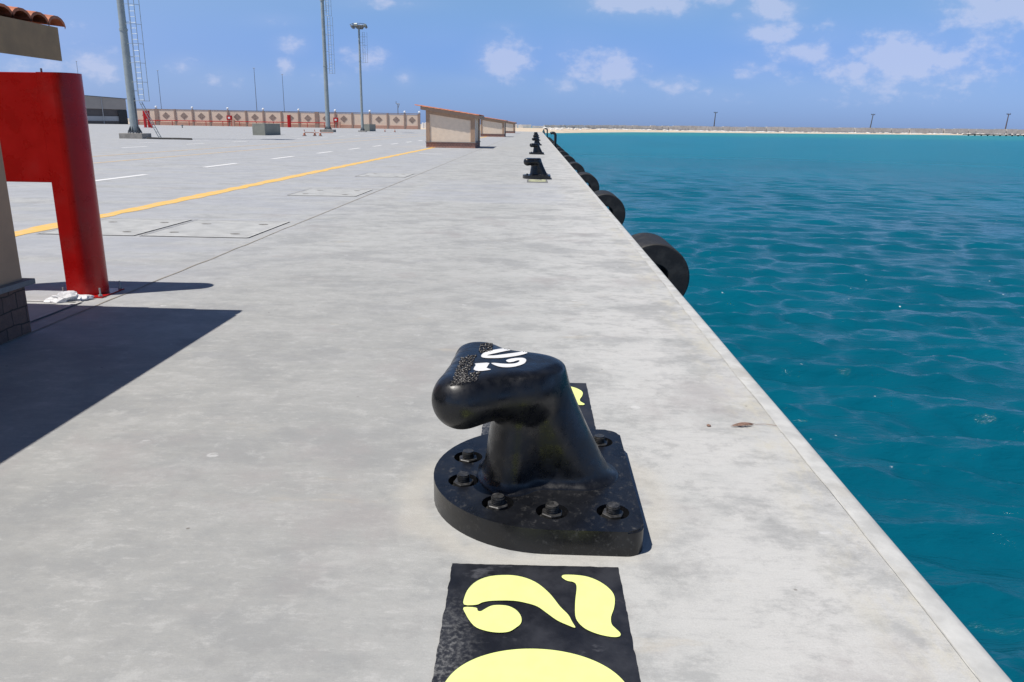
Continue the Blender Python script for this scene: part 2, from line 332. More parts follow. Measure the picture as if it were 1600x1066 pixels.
def sheet(bm, pts, z=0):
    return bm.faces.new([bm.verts.new((p[0], p[1], z)) for p in pts])
def NB(): return bmesh.new()
def copy_tree(root, loc=None, rz=None, scale=None, label=None):
    c = root.copy(); COL.objects.link(c)
    for ch in list(root.children):
        k = ch.copy(); COL.objects.link(k); k.parent = c
        for g in list(ch.children):
            q = g.copy(); COL.objects.link(q); q.parent = k
    if loc is not None: c.location = loc
    if rz is not None: c.rotation_euler = (0, 0, rz)
    if scale is not None: c.scale = (scale,)*3 if isinstance(scale, (int, float)) else scale
    if label: c['label'] = label
    return c
# ------------------------------------------------------------------ the setting
SEA = -2.1
XE = 1.30; XF = 1.42; YEND = 215
bm = NB(); sheet(bm, [(-330, -12), (XE, -12), (XE, YEND), (-60, 262), (-330, 262)], 0); struct(mesh_obj('quay_apron', bm, MT['apron']))
# cope beam with a rounded outer corner
bm = NB(); prof = [(XE, -.004), (XF-.045, -.006), (XF-.022, -.012), (XF-.008, -.026), (XF, -.05), (XF, -.9), (XF-.06, -.95), (XF-.06, -4), (XE, -4)]
ys = [-12+i*1.0 for i in range(0, 60)] + [48+i*6 for i in range(28)] + [YEND]
rows = []
for y in ys:
    w = mnoise.noise(Vector((y*.9, 0, 0)))*.004 if y < 45 else 0
    rows.append([bm.verts.new((p[0]+(w if i in (1, 2, 3, 4) else 0), y, p[1])) for i, p in enumerate(prof)])
for a, b_ in zip(rows[:-1], rows[1:]):
    for i in range(len(prof)-1): bm.faces.new((a[i], a[i+1], b_[i+1], b_[i]))
bm.faces.new(rows[-1]); o = struct(mesh_obj('quay_edge', bm, MT['edge'])); autosm(o, 50)
# joints in the slab
bm = NB()
def strip(bm, x0, y0, x1, y1, w, z, wob=0, n=1):
    d = Vector((x1-x0, y1-y0)).normalized(); nrm = Vector((-d.y, d.x)); L = []
    for i in range(n+1):
        t = i/n; p = Vector((x0+(x1-x0)*t, y0+(y1-y0)*t)); o_ = mnoise.noise(Vector((p.x*3, p.y*2.3, .3)))*wob; ww = w*(1+.6*mnoise.noise(Vector((p.x*6, p.y*6, 2))) if wob else 1)
        L.append((bm.verts.new((*(p+nrm*(o_-ww/2)), z)), bm.verts.new((*(p+nrm*(o_+ww/2)), z))))
    for a, b_ in zip(L[:-1], L[1:]): bm.faces.new((a[0], b_[0], b_[1], a[1]))
strip(bm, -3.64, -2, -3.64, 12, .016, .004, .02, 90); strip(bm, -3.64, 12, -3.64, YEND, .02, .004)
struct(mesh_obj('slab_joint', bm, simple('dusty_joint', (.30, .27, .225), .9, .25, 3, 0)))
bm = NB(); strip(bm, XE-.004, -2, XE-.004, 30, .005, .004, .013, 260); struct(mesh_obj('cope_joint', bm, simple('stained_cope_joint', (.49, .48, .44), .9, .25, 7, 0)))
# painted lane lines
bm = NB(); strip(bm, -6.95, 5, -6.95, 150, .34, .004, .012, 400); struct(mesh_obj('yellow_lane_line', bm, MT['yellow']))
bm = NB(); strip(bm, -15.6, 12, -15.6, 200, .22, .004); strip(bm, -18.4, 12, -18.4, 200, .22, .004); struct(mesh_obj('faded_yellow_lane_lines', bm, MT['oldyellow']))
bm = NB()
for k in range(-1, 18): y = 19.1+6.85*k; strip(bm, -11.1, y, -11.1, y+2.9, .22, .004)
for k in range(-2, 16): y = 42.8+8.0*k; strip(bm, -22.8, y, -22.8, y+2.9, .26, .004)
for k in range(-2, 14): y = 52+8.3*k; strip(bm, -26.5, y, -26.5, y+3, .18, .004)
for k in range(5): y = 41.5+14*k; strip(bm, -6.2, y, -5.0, y, .3, .004)
struct(mesh_obj('white_lane_dashes', bm, MT['whiteline']))
# ---- sea
def build_sea():
    az = np.radians(np.linspace(-4, 62, 520)); r = np.exp(np.linspace(np.log(1.6), np.log(3800), 1050))
    A, Rr = np.meshgrid(az, r); X = Rr*np.sin(A); Y = Rr*np.cos(A)
    cell = np.maximum(np.gradient(r)[:, None]*np.ones_like(X), Rr*(az[1]-az[0]))
    Z = np.zeros_like(X); DX = np.zeros_like(X); DY = np.zeros_like(X); rs = np.random.RandomState(3)
    for i in range(130):
        lam = np.exp(rs.uniform(np.log(.15), np.log(2.0))); k = 2*pi/lam
        th = radians(76) + rs.normal(0, .42)+(0 if i % 4 else .6)        # travel direction
        amp = .0062*lam**.74*rs.uniform(.4, 1.3)
        fade = np.clip(lam/(cell*2.2)-1, 0, 1)
        ph = k*(X*np.cos(th)+Y*np.sin(th)) + rs.uniform(0, 2*pi)
        Z += amp*fade*np.cos(ph); q = .6
        DX -= q*amp*fade*np.cos(th)*np.sin(ph); DY -= q*amp*fade*np.sin(th)*np.sin(ph)
    g = 1+.35*np.sin(X*.11+Y*.05)*np.sin(Y*.07-X*.04+1)
    X = X+DX; Y = Y+DY; Z = SEA+Z*g
    V = np.stack([X, Y, Z], -1).reshape(-1, 3); nr, na = Rr.shape
    idx = np.arange(nr*na).reshape(nr, na)
    Fq = np.stack([idx[:-1, :-1], idx[1:, :-1], idx[1:, 1:], idx[:-1, 1:]], -1).reshape(-1, 4)[:, ::-1]
    me = bpy.data.meshes.new('sea'); me.vertices.add(len(V)); me.vertices.foreach_set('co', V.ravel())
    me.loops.add(Fq.size); me.loops.foreach_set('vertex_index', Fq.ravel().astype(np.int32))
    me.polygons.add(len(Fq)); me.polygons.foreach_set('loop_start', np.arange(0, Fq.size, 4, dtype=np.int32))
    me.update(calc_edges=True); me.validate(); me.polygons.foreach_set('use_smooth', [True]*len(me.polygons)); me.materials.append(MT['sea'])
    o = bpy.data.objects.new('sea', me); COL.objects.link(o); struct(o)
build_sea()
# ---- far shore: columns (px, shore y, sand top y, wall top y)
shore = [(849.5, 208.0, 200.5, 195.4), (880, 208.2, 201, 195.6), (925, 207.4, 201.5, 195.5), (990, 206.8, 202.6, 196.0), (1075, 207.3, 204.5, 197.0),
         (1160, 208.2, 206.0, 198.0), (1250, 209.0, 207.0, 199.0), (1360, 210.0, 208.1, 200.0), (1480, 211.2, 209.4, 201.2), (1600, 212.4, 210.8, 202.2), (1760, 214.4, 213, 204), (1900, 216.2, 215, 206)]
cols = []
for (px, ys_, yt, yw) in shore:
    S = onz(px, ys_, SEA-.05); d = Vector((S.x, S.y)); B = d*1.14 + Vector((0, 6)); cols.append((S, Vector((B.x, B.y, zat(px, yt, B))), zat(px, yw, B), B))
S0, B0, _, _ = cols[0]
bm = NB()
strip_pts = [(Vector((-60, 262, -.01)), Vector((-80, 560, -.3)))]
land = [(Vector((-330, 261, -.02)), Vector((-700, 900, -.6))), (Vector((-60, 261, -.02)), Vector((-60, 640, -.6))), (Vector((1.36, YEND-.5, -.02)), Vector((B0.x-12, B0.y, B0.z)))]
seqs = land + [(c[0], c[1]) for c in cols]
vv = [(bm.verts.new(a), bm.verts.new(b_)) for a, b_ in seqs]
for a, b_ in zip(vv[:-1], vv[1:]): bm.faces.new((a[0], b_[0], b_[1], a[1]))
struct(mesh_obj('beach', bm, MT['sand']))
# breakwater wall, made of cast sections of slightly uneven height
t = thing('breakwater_wall', 'long pale grey breakwater wall of weathered sections behind the beach across the harbour', 'breakwater')
def lerp_cols(s):
    i = min(int(s), len(cols)-2); f = s-i; B = cols[i][3].lerp(cols[i+1][3], f); return B, cols[i][1].z*(1-f)+cols[i+1][1].z*f, cols[i][2]*(1-f)+cols[i+1][2]*f
bm = NB(); bt = NB(); s = 0.0; rr = random.Random(5)
while s < len(cols)-1.05:
    ds = rr.choice((.09, .12, .16, .22))*(1 if s > 3 else .6); s2 = min(s+ds, len(cols)-1.01)
    B, z0, z1 = lerp_cols(s); B2, z02, z12 = lerp_cols(s2-.004); j = rr.uniform(-.4, .25)*(.4 if s < 3 else 1); q = rr.uniform(0, 2.5)
    P = [(B.x, B.y+q), (B2.x, B2.y+q), (B2.x, B2.y+q+7), (B.x, B.y+q+7)]; lo = [bm.verts.new((p[0], p[1], z)) for p, z in zip(P, (z0-1.5, z02-1.5, z02-1.5, z0-1.5))]; hi = [bm.verts.new((p[0], p[1], z+j)) for p, z in zip(P, (z1, z12, z12, z1))]
    bm.faces.new(hi); [bm.faces.new((lo[i], lo[(i+1) % 4], hi[(i+1) % 4], hi[i])) for i in range(4)]
    s = s2
mesh_obj('wall_section', bm, MT['rock'], t)
B, z0, z1 = lerp_cols(0); bm = NB()
for k in range(40):
    x = B.x+1-k*9; box(bm, x-8.5, x+rr.uniform(-.5, .4), B.y+2+k*2, B.y+6+k*2, -3, z1-rr.uniform(-.3, .6))
mesh_obj('wall_section', bm, MT['rock'], t)
# rocks along the foot of the wall and dark jetty at far right
bm = NB()
for k in range(520):
    s = rr.uniform(0, len(cols)-1.1); B, z0, z1 = lerp_cols(s); dist = B.length
    f = rr.uniform(.0, .35)*(1 if rr.random() < .4 else .25); S = cols[int(s)][0].lerp(cols[int(s)+1][0], s-int(s)); P = Vector((B.x, B.y)).lerp(Vector((S.x, S.y)), f)
    r_ = rr.uniform(.5, 1.2)*dist/900+.2; vs = bmesh.ops.create_icosphere(bm, subdivisions=1, radius=r_)['verts']; a, b_, c_ = rr.uniform(1, 2.6), rr.uniform(.8, 1.2), rr.uniform(.4, .8)
    zz = z0*(1-f)+SEA*f
    for v in vs: v.co = Vector((v.co.x*a+P.x, v.co.y*b_+P.y, v.co.z*c_+zz+.1))
o = mesh_obj('shore_rocks', bm, MT['rock']); tag(o, 'scattered grey rocks and rubble along the foot of the far breakwater', 'rocks'); o['kind'] = 'stuff'
t = thing('jetty', 'low dark jetty on short piles at the far right of the harbour', 'jetty')
a = onz(1508, 210.6, -1.0); b_ = onz(1640, 212.2, -1.0)
a = onz(1508, 212.2, SEA); b_ = onz(1640, 214.0, SEA)
def dirbox(bm, a, b_, w, z0, z1):
    a = Vector((a[0], a[1])); b_ = Vector((b_[0], b_[1])); d = (b_-a).normalized(); n = Vector((-d.y, d.x))*w/2
    prism(bm, [a-n, b_-n, b_+n, a+n], z0, z1)
bm = NB(); dirbox(bm, a, b_, 8, SEA+1.2, SEA+2.4); mesh_obj('deck', bm, MT['rockdark'], t)
n = 14
for k in range(n):
    P = a.lerp(b_, (k+.5)/n); bm = NB(); tube(bm, [(P.x, P.y, SEA-1), (P.x, P.y, SEA+1.25)], .9, 6); mesh_obj('pile', bm, MT['rockdark'], t)
# utility poles on the breakwater
def utility_pole(label, px, yt, yb, lean):
    P = onz(px, yb+2.0, SEA); P = Vector((P.x, P.y))*1.1; z1 = zat(px, yt, P); z0 = zat(px, yb, P); hgt = z1-z0; D = P.length; w = D/1246
    t = thing('utility_pole', label, 'utility pole', (P.x, P.y, z0-1), 0, 'utility poles along the far breakwater')
    bm = NB(); tube(bm, [(0, 0, 0), (lean*hgt, 0, hgt+1)], [w*.9, w*.55], 8); mesh_obj('pole', bm, MT['polewood'], t)
    bm = NB(); zc = hgt+.6; x = lean*hgt; box(bm, x-2.8*w, x+2.8*w, -.3, .3, zc-.5*w, zc+.3*w); mesh_obj('crossarm', bm, MT['polewood'], t)
    for k in (-1, 0, 1):
        bm = NB(); tube(bm, [(x+k*2.2*w, 0, zc+.3*w), (x+k*2.2*w, 0, zc+1.3*w)], w*.35, 6); mesh_obj('insulator', bm, MT['polewood'], t)
utility_pole('wooden utility pole on the far breakwater nearest the row of bollards', 1115, 176, 201, .04)
utility_pole('leaning wooden utility pole midway along the far breakwater', 1358, 179, 206, .09)
utility_pole('wooden utility pole near the dark jetty at far right', 1569, 178.5, 208, .05)
# ------------------------------------------------------------------ bollards
def surface_nets(D, org, h):
    nx, ny, nz = D.shape; S = D < 0
    c = [(0, 0, 0), (1, 0, 0), (0, 1, 0), (1, 1, 0), (0, 0, 1), (1, 0, 1), (0, 1, 1), (1, 1, 1)]
    sl = lambda A, o: A[o[0]:nx-1+o[0], o[1]:ny-1+o[1], o[2]:nz-1+o[2]]
    cnt = np.zeros((nx-1, ny-1, nz-1)); pos = np.zeros((nx-1, ny-1, nz-1, 3))
    for i in range(8):
        for j in range(i+1, 8):
            if sum(abs(c[i][k]-c[j][k]) for k in range(3)) != 1: continue
            a, b_ = sl(D, c[i]), sl(D, c[j]); mk = (a < 0) != (b_ < 0); tt = np.where(mk, a/np.where(mk, a-b_, 1), 0)
            cnt += mk
            for k in range(3): pos[..., k] += np.where(mk, c[i][k]+tt*(c[j][k]-c[i][k]), 0)
    act = cnt > 0; ids = -np.ones(act.shape, int); ids[act] = np.arange(act.sum()); I = np.argwhere(act)
    V = np.array(org)+h*(I+pos[act]/cnt[act][:, None]); Fs = []
    for ax in range(3):
        s1 = [slice(None)]*3; s2 = [slice(None)]*3; s1[ax] = slice(0, -1); s2[ax] = slice(1, None)
        A, B = S[tuple(s1)], S[tuple(s2)]; E = np.argwhere(A != B); u, v = (ax+1) % 3, (ax+2) % 3
        E = E[(E[:, u] > 0) & (E[:, v] > 0) & (E[:, u] < D.shape[u]-1) & (E[:, v] < D.shape[v]-1)]
        if not len(E): continue
        eu = np.eye(3, dtype=int)[u]; ev = np.eye(3, dtype=int)[v]
        q = [E-eu-ev, E-ev, E, E-eu]; q = np.stack([ids[tuple(k.T)] for k in q], 1)
        ins = A[tuple(E.T)]; q[~ins] = q[~ins][:, ::-1]; Fs.append(q)
    return V, np.concatenate(Fs)
def smin(a, b, k):
    h = np.clip(.5+.5*(b-a)/k, 0, 1); return b*(1-h)+a*h-k*h*(1-h)
PT = .10     # plate thickness
def bollard_sdf(X, Y, Z):
    Ys = Y; Y = np.abs(Y)
    # tapered oval column: half axes and centre vary with height
    t = np.clip((Z-PT)/.42, 0, 1); ax = .122-.020*t; ay = .212-.05*t; cx = -.072+.036*t
    q = np.sqrt(((X-cx)/ax)**2+(Y/ay)**2); g = np.sqrt(((X-cx)/ax**2)**2+(Y/ay**2)**2)+1e-6
    col = np.maximum(q*(q-1)/g, Z-.55)
    # buttress: sloping slab with rounded end towards the sea
    t2 = np.clip((Z-PT)/.5, 0, 1.1); xr = .177-.212*t2+.03*(1-t2)**3; hw = .142+.004*np.clip(t2, 0, 1)
    dx = np.maximum(X-xr, 0)+np.maximum(.05-X, 0); but = np.sqrt(dx**2+np.maximum(Y, 0)**2)-hw; but = np.maximum(but*.94, Z-.56)
    # head: rounded triangular slab, tilted down to the landward side
    def seg(ax_, ay_, az, ar, bx, by, bz, br):
        pa = np.stack([X-ax_, Y-ay_, Z-az], -1); ba = np.array([bx-ax_, by-ay_, bz-az]); h = np.clip((pa@ba)/(ba@ba), 0, 1)
        return np.linalg.norm(pa-h[..., None]*ba, axis=-1)-(ar+(br-ar)*h)
    Y = Ys
    h1 = seg(-.262, -.200, .486, .097, -.02, -.092, .498, .104)
    h1b = seg(-.232, .232, .497, .096, -.03, .06, .495, .10); h7 = seg(-.02, -.092, .498, .104, -.03, .06, .495, .10)
    h2 = seg(-.262, -.200, .486, .097, -.232, .232, .497, .096)
    h3 = seg(-.235, .0, .495, .10, .005, .0, .52, .112); h4 = seg(-.255, -.1, .49, .10, .0, .0, .527, .115)
    h5 = seg(-.268, -.205, .49, .096, -.08, .0, .515, .108); h6 = seg(-.235, .115, .497, .096, .0, .0, .527, .11)
    h3 = smin(smin(h3, h6, .03), h7, .03); h1 = smin(h1, h1b, .03)
    head = smin(smin(h1, h2, .05), smin(h3, smin(h4, h5, .05), .05), .05)
    body = smin(col, but, .035); body = smin(body, head, .045)
    pl = Z-(PT+.001); fil = smin(body, pl, .045)
    top = .588+.02*X   # gently flattened top
    k = .022; fil = -smin(-fil, -(Z-top), k)
    return np.maximum(fil, body-.026)
h_ = .0085; org = (-.46, -.42, .06); nx_, ny_, nz_ = int(.98/h_), int(.84/h_), int(.62/h_)
gx, gy, gz = np.meshgrid(org[0]+h_*np.arange(nx_), org[1]+h_*np.arange(ny_), org[2]+h_*np.arange(nz_), indexing='ij')
V_, F_ = surface_nets(bollard_sdf(gx, gy, gz), org, h_)
def body_mesh():
    bm = NB(); vs = [bm.verts.new(v) for v in V_]; bm.verts.ensure_lookup_table()
    for f in F_:
        try: bm.faces.new([vs[i] for i in f])
        except ValueError: pass
    for _ in range(3): bmesh.ops.smooth_vert(bm, verts=bm.verts, factor=.4, use_axis_x=True, use_axis_y=True, use_axis_z=True)
    bmesh.ops.recalc_face_normals(bm, faces=bm.faces); return bm
BOLTS = [(.32, -.335), (.32, .335), (.09, -.345), (.09, .345), (-.118, -.29), (-.118, .29), (-.268, -.105), (-.268, .125)]
def plate_outline(g=0):
    pts = []; r = .485-g
    for k in range(33): a = pi/2+pi*k/32; pts.append((.075+cos(a)*(r-.01), sin(a)*r))
    for (cx, cy, a0) in ((.36, -.42, -pi/2), (.36, .42, 0)):
        for k in range(9): a = a0+pi/2*k/8; pts.append((cx+(.065-g)*cos(a), cy+(.065-g)*sin(a)))
    return pts
def plate_mesh():
    bm = NB(); lo, hi, ft = prism(bm, plate_outline(), 0, PT)
    bmesh.ops.bevel(bm, geom=list(ft.edges), offset=.008, segments=3, affect='EDGES'); bmesh.ops.recalc_face_normals(bm, faces=bm.faces)
    a = mesh_obj('tmp_plate', bm, MT['plate']); bc = NB()
    for (x, y) in BOLTS:
        r = bmesh.ops.create_cone(bc, cap_ends=True, segments=28, radius1=.060, radius2=.065, depth=.10)['verts']
        for v in r: v.co += Vector((x, y, PT+.05-.040))
    c = mesh_obj('tmp_cut', bc, MT['plate']); md = a.modifiers.new('b', 'BOOLEAN'); md.object = c; md.operation = 'DIFFERENCE'; md.solver = 'EXACT'
    dg = bpy.context.evaluated_depsgraph_get(); me = bpy.data.meshes.new_from_object(a.evaluated_get(dg))
    for q in (a, c): bpy.data.objects.remove(q)
    me.name = 'base_plate'; o = bpy.data.objects.new('base_plate', me); COL.objects.link(o); autosm(o, 32); return o
BY = 2.97
boll = thing('mooring_bollard', 'black iron mooring bollard painted with white 02 on its head, closest in the foreground', 'bollard', (0, BY, 0), 0, 'mooring bollards along the quay edge')
bodyo = mesh_obj('horn', body_mesh(), MT['black'], boll, True)
pl = plate_mesh(); pl.parent = boll
def bolt(x, y, par, k):
    rr = random.Random(k); z = PT-.038; bm = NB()
    r = bmesh.ops.create_cone(bm, cap_ends=True, segments=20, radius1=.052, radius2=.052, depth=.006)['verts']
    for v in r: v.co += Vector((x, y, z+.003))
    st = bmesh.ops.create_cone(bm, cap_ends=True, segments=18, radius1=.0245, radius2=.0235, depth=.068)['verts']
    tilt = Matrix.Rotation(rr.uniform(-.05, .05), 4, 'X')
    for v in st: v.co = (tilt @ v.co)+Vector((x, y, z+.034))
    for q in range(3):  # thread rings
        r = bmesh.ops.create_cone(bm, cap_ends=True, segments=18, radius1=.0262, radius2=.0262, depth=.0035)['verts']
        for v in r: v.co += Vector((x, y, z+.045+q*.0075))
    o = mesh_obj('bolt', bm, MT['bolt'], par); autosm(o, 35)
    bm = NB(); r = bmesh.ops.create_cone(bm, cap_ends=True, segments=6, radius1=.045, radius2=.043, depth=.034)['verts']; a = rr.uniform(0, 1)
    bmesh.ops.bevel(bm, geom=list(bm.edges), offset=.003, segments=1, affect='EDGES')
    for v in bm.verts: v.co = (Matrix.Rotation(a, 4, 'Z') @ v.co)+Vector((x, y, z+.020))
    mesh_obj('nut', bm, MT['bolt'], o)
for k, (x, y) in enumerate(BOLTS): bolt(x, y, boll, k)
plain = None
bvh = BVHTree.FromPolygons([Vector(v)+Vector((0, BY, 0)) for v in [tuple(v.co) for v in bodyo.data.vertices]], [tuple(p.vertices) for p in bodyo.data.polygons])
# a plain bollard for the others: copy made before the number goes on
labels_b = ['black mooring bollard second along the quay, leaning horn in clear view on the bare concrete', 'small black bollard third along the quay, beyond the fully visible second one', 'distant black bollard fourth along the quay edge', 'distant black bollard fifth along the quay edge', 'distant black bollard sixth along the quay edge, half hidden in the row', 'tiny last black bollard at the far end of the quay row']
for i in range(6):
    copy_tree(boll, (-.02*i, BY+20.4*(i+1), 0), rz=0, label=labels_b[i])
def surf_patch(polys, off=.0016, cuts=2, holes=None):
    bm = NB()
    for poly in polys:
        outer = [bm.verts.new((p[0], p[1], 0)) for p in poly]; es = [bm.edges.new((outer[i], outer[(i+1) % len(outer)])) for i in range(len(outer))]
        if holes and poly is polys[0]:
            for hh in holes:
                iv = [bm.verts.new((p[0], p[1], 0)) for p in hh]; es += [bm.edges.new((iv[i], iv[(i+1) % len(iv)])) for i in range(len(iv))]
        bmesh.ops.triangle_fill(bm, use_beauty=True, use_dissolve=False, edges=es)
    bmesh.ops.subdivide_edges(bm, edges=list(bm.edges), cuts=cuts, use_grid_fill=True)
    bad = []
    for v in bm.verts:
        d = ray(v.co.x, v.co.y).normalized(); loc, n, _, _ = bvh.ray_cast(Vector((0, 0, H)), d)
        if loc is None: bad.append(v); continue
        v.co = loc+n*off-Vector((0, BY, 0))
    bmesh.ops.delete(bm, geom=bad, context='VERTS')
    bmesh.ops.recalc_face_normals(bm, faces=bm.faces); return bm
cv = lambda L: [(670+a/6.663, 520+b_/6.663) for a, b_ in L]
def dens(L, n=3):   # smooth closed outline by Catmull-Rom
    out = []; N = len(L)
    for i in range(N):
        p0, p1, p2, p3 = [Vector(L[(i+j) % N]) for j in (-1, 0, 1, 2)]
        for k in range(n):
            t = k/n; out.append(tuple(.5*((2*p1)+(p2-p0)*t+(2*p0-5*p1+4*p2-p3)*t*t+(3*p1-p0-3*p2+p3)*t**3)))
    return out
g0 = [(545,245),(570,215),(640,190),(760,168),(900,158),(1010,162),(1055,180),(1045,205),(980,230),(880,250),(760,265),(640,268),(565,262)]
g0h = [(605,238),(700,215),(850,185),(970,178),(990,188),(940,205),(800,225),(680,240)]
g2 = [(805,292),(850,275),(930,265),(990,268),(1015,290),(990,325),(920,350),(850,362),(770,362),(710,350),(650,322),(690,318),(760,325),(840,328),(910,320),(945,300),(930,290),(880,305),(830,310)]
g2f = [(465,385),(490,340),(480,325),(560,318),(632,320),(600,368),(650,385),(600,395),(520,402)]
num = mesh_obj('painted_number', surf_patch([dens(cv(g0)), dens(cv(g2)), dens(cv(g2f), 2)], holes=[dens(cv(g0h))]), MT['white_paint'], boll, True)
num['label'] = 'white stencilled 02 on the head of the bollard'
# rough cast lettering: three tight rows of raised strokes
rr = random.Random(11); MCAST = simple('rough_black_casting', (.02, .018, .018), .4, .3, 60, .3, .002)
def cast_row(p0, p1, w):
    bm = NB()
    L = math.dist(p0, p1); n = int(L/9); d = ((p1[0]-p0[0])/L, (p1[1]-p0[1])/L)
    for i in range(n):
        for k in range(9):
            t = (i+rr.random())/n*L; s_ = rr.uniform(-.5, .5)*w
            px = p0[0]+d[0]*t+s_*1.0; py = p0[1]+d[1]*t-s_*.12
            q = (670+px/6.663, 520+py/6.663); loc, nn, _, _ = bvh.ray_cast(Vector((0, 0, H)), ray(*q).normalized())
            if loc is None: continue
            r_ = rr.uniform(.0022, .0045); vs = bmesh.ops.create_icosphere(bm, subdivisions=1, radius=r_)['verts']; c0 = loc-Vector((0, BY, 0))+nn*r_*.2
            a, b_ = rr.uniform(.7, 2.0), rr.uniform(.7, 1.5)
            for v in vs: v.co = Vector((v.co.x*a, v.co.y*b_, v.co.z))+c0
    mesh_obj('cast_lettering', bm, MCAST, boll)
cast_row((600, 110), (590, 205), 130); cast_row((420, 240), (350, 400), 150); cast_row((350, 400), (290, 545), 135); cast_row((430, 420), (400, 520), 210)
# ------------------------------------------------------------------ painted number plaques on the ground
cz = lambda L: [tuple(onz(640+a/4, 860+b_/4).xy) for a, b_ in L]
arc = [(340,352),(345,300),(370,250),(420,205),(500,175),(610,167),(700,178),(780,208),(840,250),(890,300),(940,365),(990,415),(1015,460),(1035,497),(985,480),(920,450),(850,400),(800,365),(740,345),(650,328),(520,328),(455,338),(420,353)]
ball = [(338,370),(415,372),(425,390),(445,394),(470,380),(510,360),(560,355),(620,362),(670,390),(697,430),(695,470),(660,500),(620,522),(560,528),(490,520),(420,497),(380,460),(350,410)]
foot = [(955,185),(952,172),(975,165),(1050,168),(1120,180),(1190,210),(1245,250),(1275,290),(1282,330),(1275,380),(1258,430),(1262,475),(1290,505),(1315,530),(1315,548),(1290,556),(1240,552),(1170,535),(1100,505),(1055,465),(1035,420),(1035,330),(1043,260),(1040,225),(1020,210),(985,203)]
def flat_poly(polys, z):
    bm = NB()
    for P in polys:
        vs = [bm.verts.new((p[0], p[1], z)) for p in P]; es = [bm.edges.new((vs[i], vs[(i+1) % len(vs)])) for i in range(len(vs))]
        bmesh.ops.triangle_fill(bm, use_beauty=True, edges=es)
    bmesh.ops.recalc_face_normals(bm, faces=bm.faces)
    if bm.faces and sum(f.normal.z for f in bm.faces) < 0: bmesh.ops.reverse_faces(bm, faces=bm.faces)
    return bm
PY = 2.40
pq = thing('ground_number', 'black painted ground panel with lime yellow 02, in front of the nearest bollard', 'painted number', (0, PY, 0), 0, 'painted number panels beside the bollards')
sh = lambda L: [(x, y-PY) for x, y in L]
edge = []
def wob(a, b_, n, amp=.006):
    for i in range(n):
        t = i/n; p = Vector(a).lerp(Vector(b_), t); j = mnoise.noise(Vector((p.x*25, p.y*25, 1)))*amp*.5+mnoise.noise(Vector((p.x*90, p.y*90, 4)))*amp*.3; edge.append((p.x+j, p.y+j))
wob((-.265, 0), (-.25, -1.22), 90); wob((-.25, -1.22), (.33, -1.22), 40); wob((.33, -1.22), (.322, .008), 90); wob((.322, .008), (-.265, 0), 40)
mesh_obj('panel', flat_poly([edge], .004), MT['plaque'], pq)
mesh_obj('digit', flat_poly([sh(cz(dens(L, 3))) for L in (arc, ball, foot)], .008), MT['lime'], pq)
tp = onz(840, 1017.5).y-PY; ry = .225; cyy = tp-ry; el = [(.035+.262*cos(a), cyy+ry*sin(a)) for a in np.linspace(0, pi, 40)]
cc = cyy
up_ = [(.035+.262*cos(a), cyy+.012+(ry-.012)*abs(sin(a))**.9) for a in np.linspace(0, pi, 60)]
ui = [(.045-.16*cos(a), cyy+.012+.035*sin(a)) for a in np.linspace(0, pi, 20)]
upper = up_+ui; lower = [(x, 2*cyy-y) for x, y in upper][::-1]
mesh_obj('digit', flat_poly([upper, lower], .008), MT['lime'], pq)
bq = copy_tree(pq, (.01, 4.42, 0), label='black ground panel with lime yellow digit, mostly hidden behind the nearest bollard')
zr_ = sorted([c for c in bq.children if c.name.startswith('digit')], key=lambda c: c.name)[-1]; zr_.location = (.03, -.16, 0); zr_.scale = (.72, 1, 1)
fq = copy_tree(pq, (0, BY+20.4-.6, 0), label='small faded ground number panel in front of the second bollard')
for ch in fq.children:
    ch.data = ch.data.copy(); ch.data.materials.clear(); ch.data.materials.append(simple('faded_lime_paint', (.62, .64, .40), .7, .1, 9, 0) if ch.name.startswith('digit') else simple('worn_black_ground_paint', (.16, .16, .16), .7, .5, 9, 0))
# ------------------------------------------------------------------ fenders
def make_fender(label, y, k):
    t = thing('rubber_fender', label, 'fender', (XF+.585, y, -.90), 0, 'cylindrical rubber fenders hung on the quay wall')
    bm = NB(); N = 64; R_, r_ = .575, .225; L = 1.4; prof = [(r_, 0.02), (r_+.02, 0), (R_-.02, 0), (R_, .02), (R_, L-.02), (R_-.02, L), (r_+.02, L), (r_, L-.02)]
    rings = [[bm.verts.new((a*cos(2*pi*i/N), b_, a*sin(2*pi*i/N))) for i in range(N)] for a, b_ in prof]
    for j in range(len(prof)):
        A, B = rings[j], rings[(j+1) % len(prof)]
        for i in range(N): bm.faces.new((A[i], A[(i+1) % N], B[(i+1) % N], B[i]))
    bmesh.ops.recalc_face_normals(bm, faces=bm.faces); o = mesh_obj('rubber_cylinder', bm, MT['rubber'], t); autosm(o, 35)
    bm = NB(); tube(bm, [(-.02, -.35, .02), (-.02, L+.35, .02)], .05, 10); ob = mesh_obj('support_bar', bm, MT['steeldark'], t)
    for yy_ in (-.33, L+.33):
        bm = NB(); tube(bm, [(-.02, yy_, .02), (-.56, yy_, .5)], .022, 8); mesh_obj('chain', bm, MT['steeldark'], t)
    return t
f0 = make_fender('largest black rubber fender, nearest the camera, its hollow end facing us', 12.6, 0)
fl = ['second nearest black rubber fender, its hollow hidden below the quay edge', 'third black rubber fender along the quay wall', 'fourth black rubber fender along the quay wall', 'fifth black rubber fender along the quay wall', 'sixth black rubber fender, before the larger bent pipe', 'seventh black rubber fender, beside the larger bent pipe', 'eighth black rubber fender, just past the larger bent pipe', 'ninth rubber fender in the far dark row', 'tenth rubber fender in the far dark row', 'eleventh rubber fender in the far dark row', 'twelfth rubber fender in the far dark row', 'thirteenth rubber fender in the far dark row', 'fourteenth rubber fender in the far dark row']
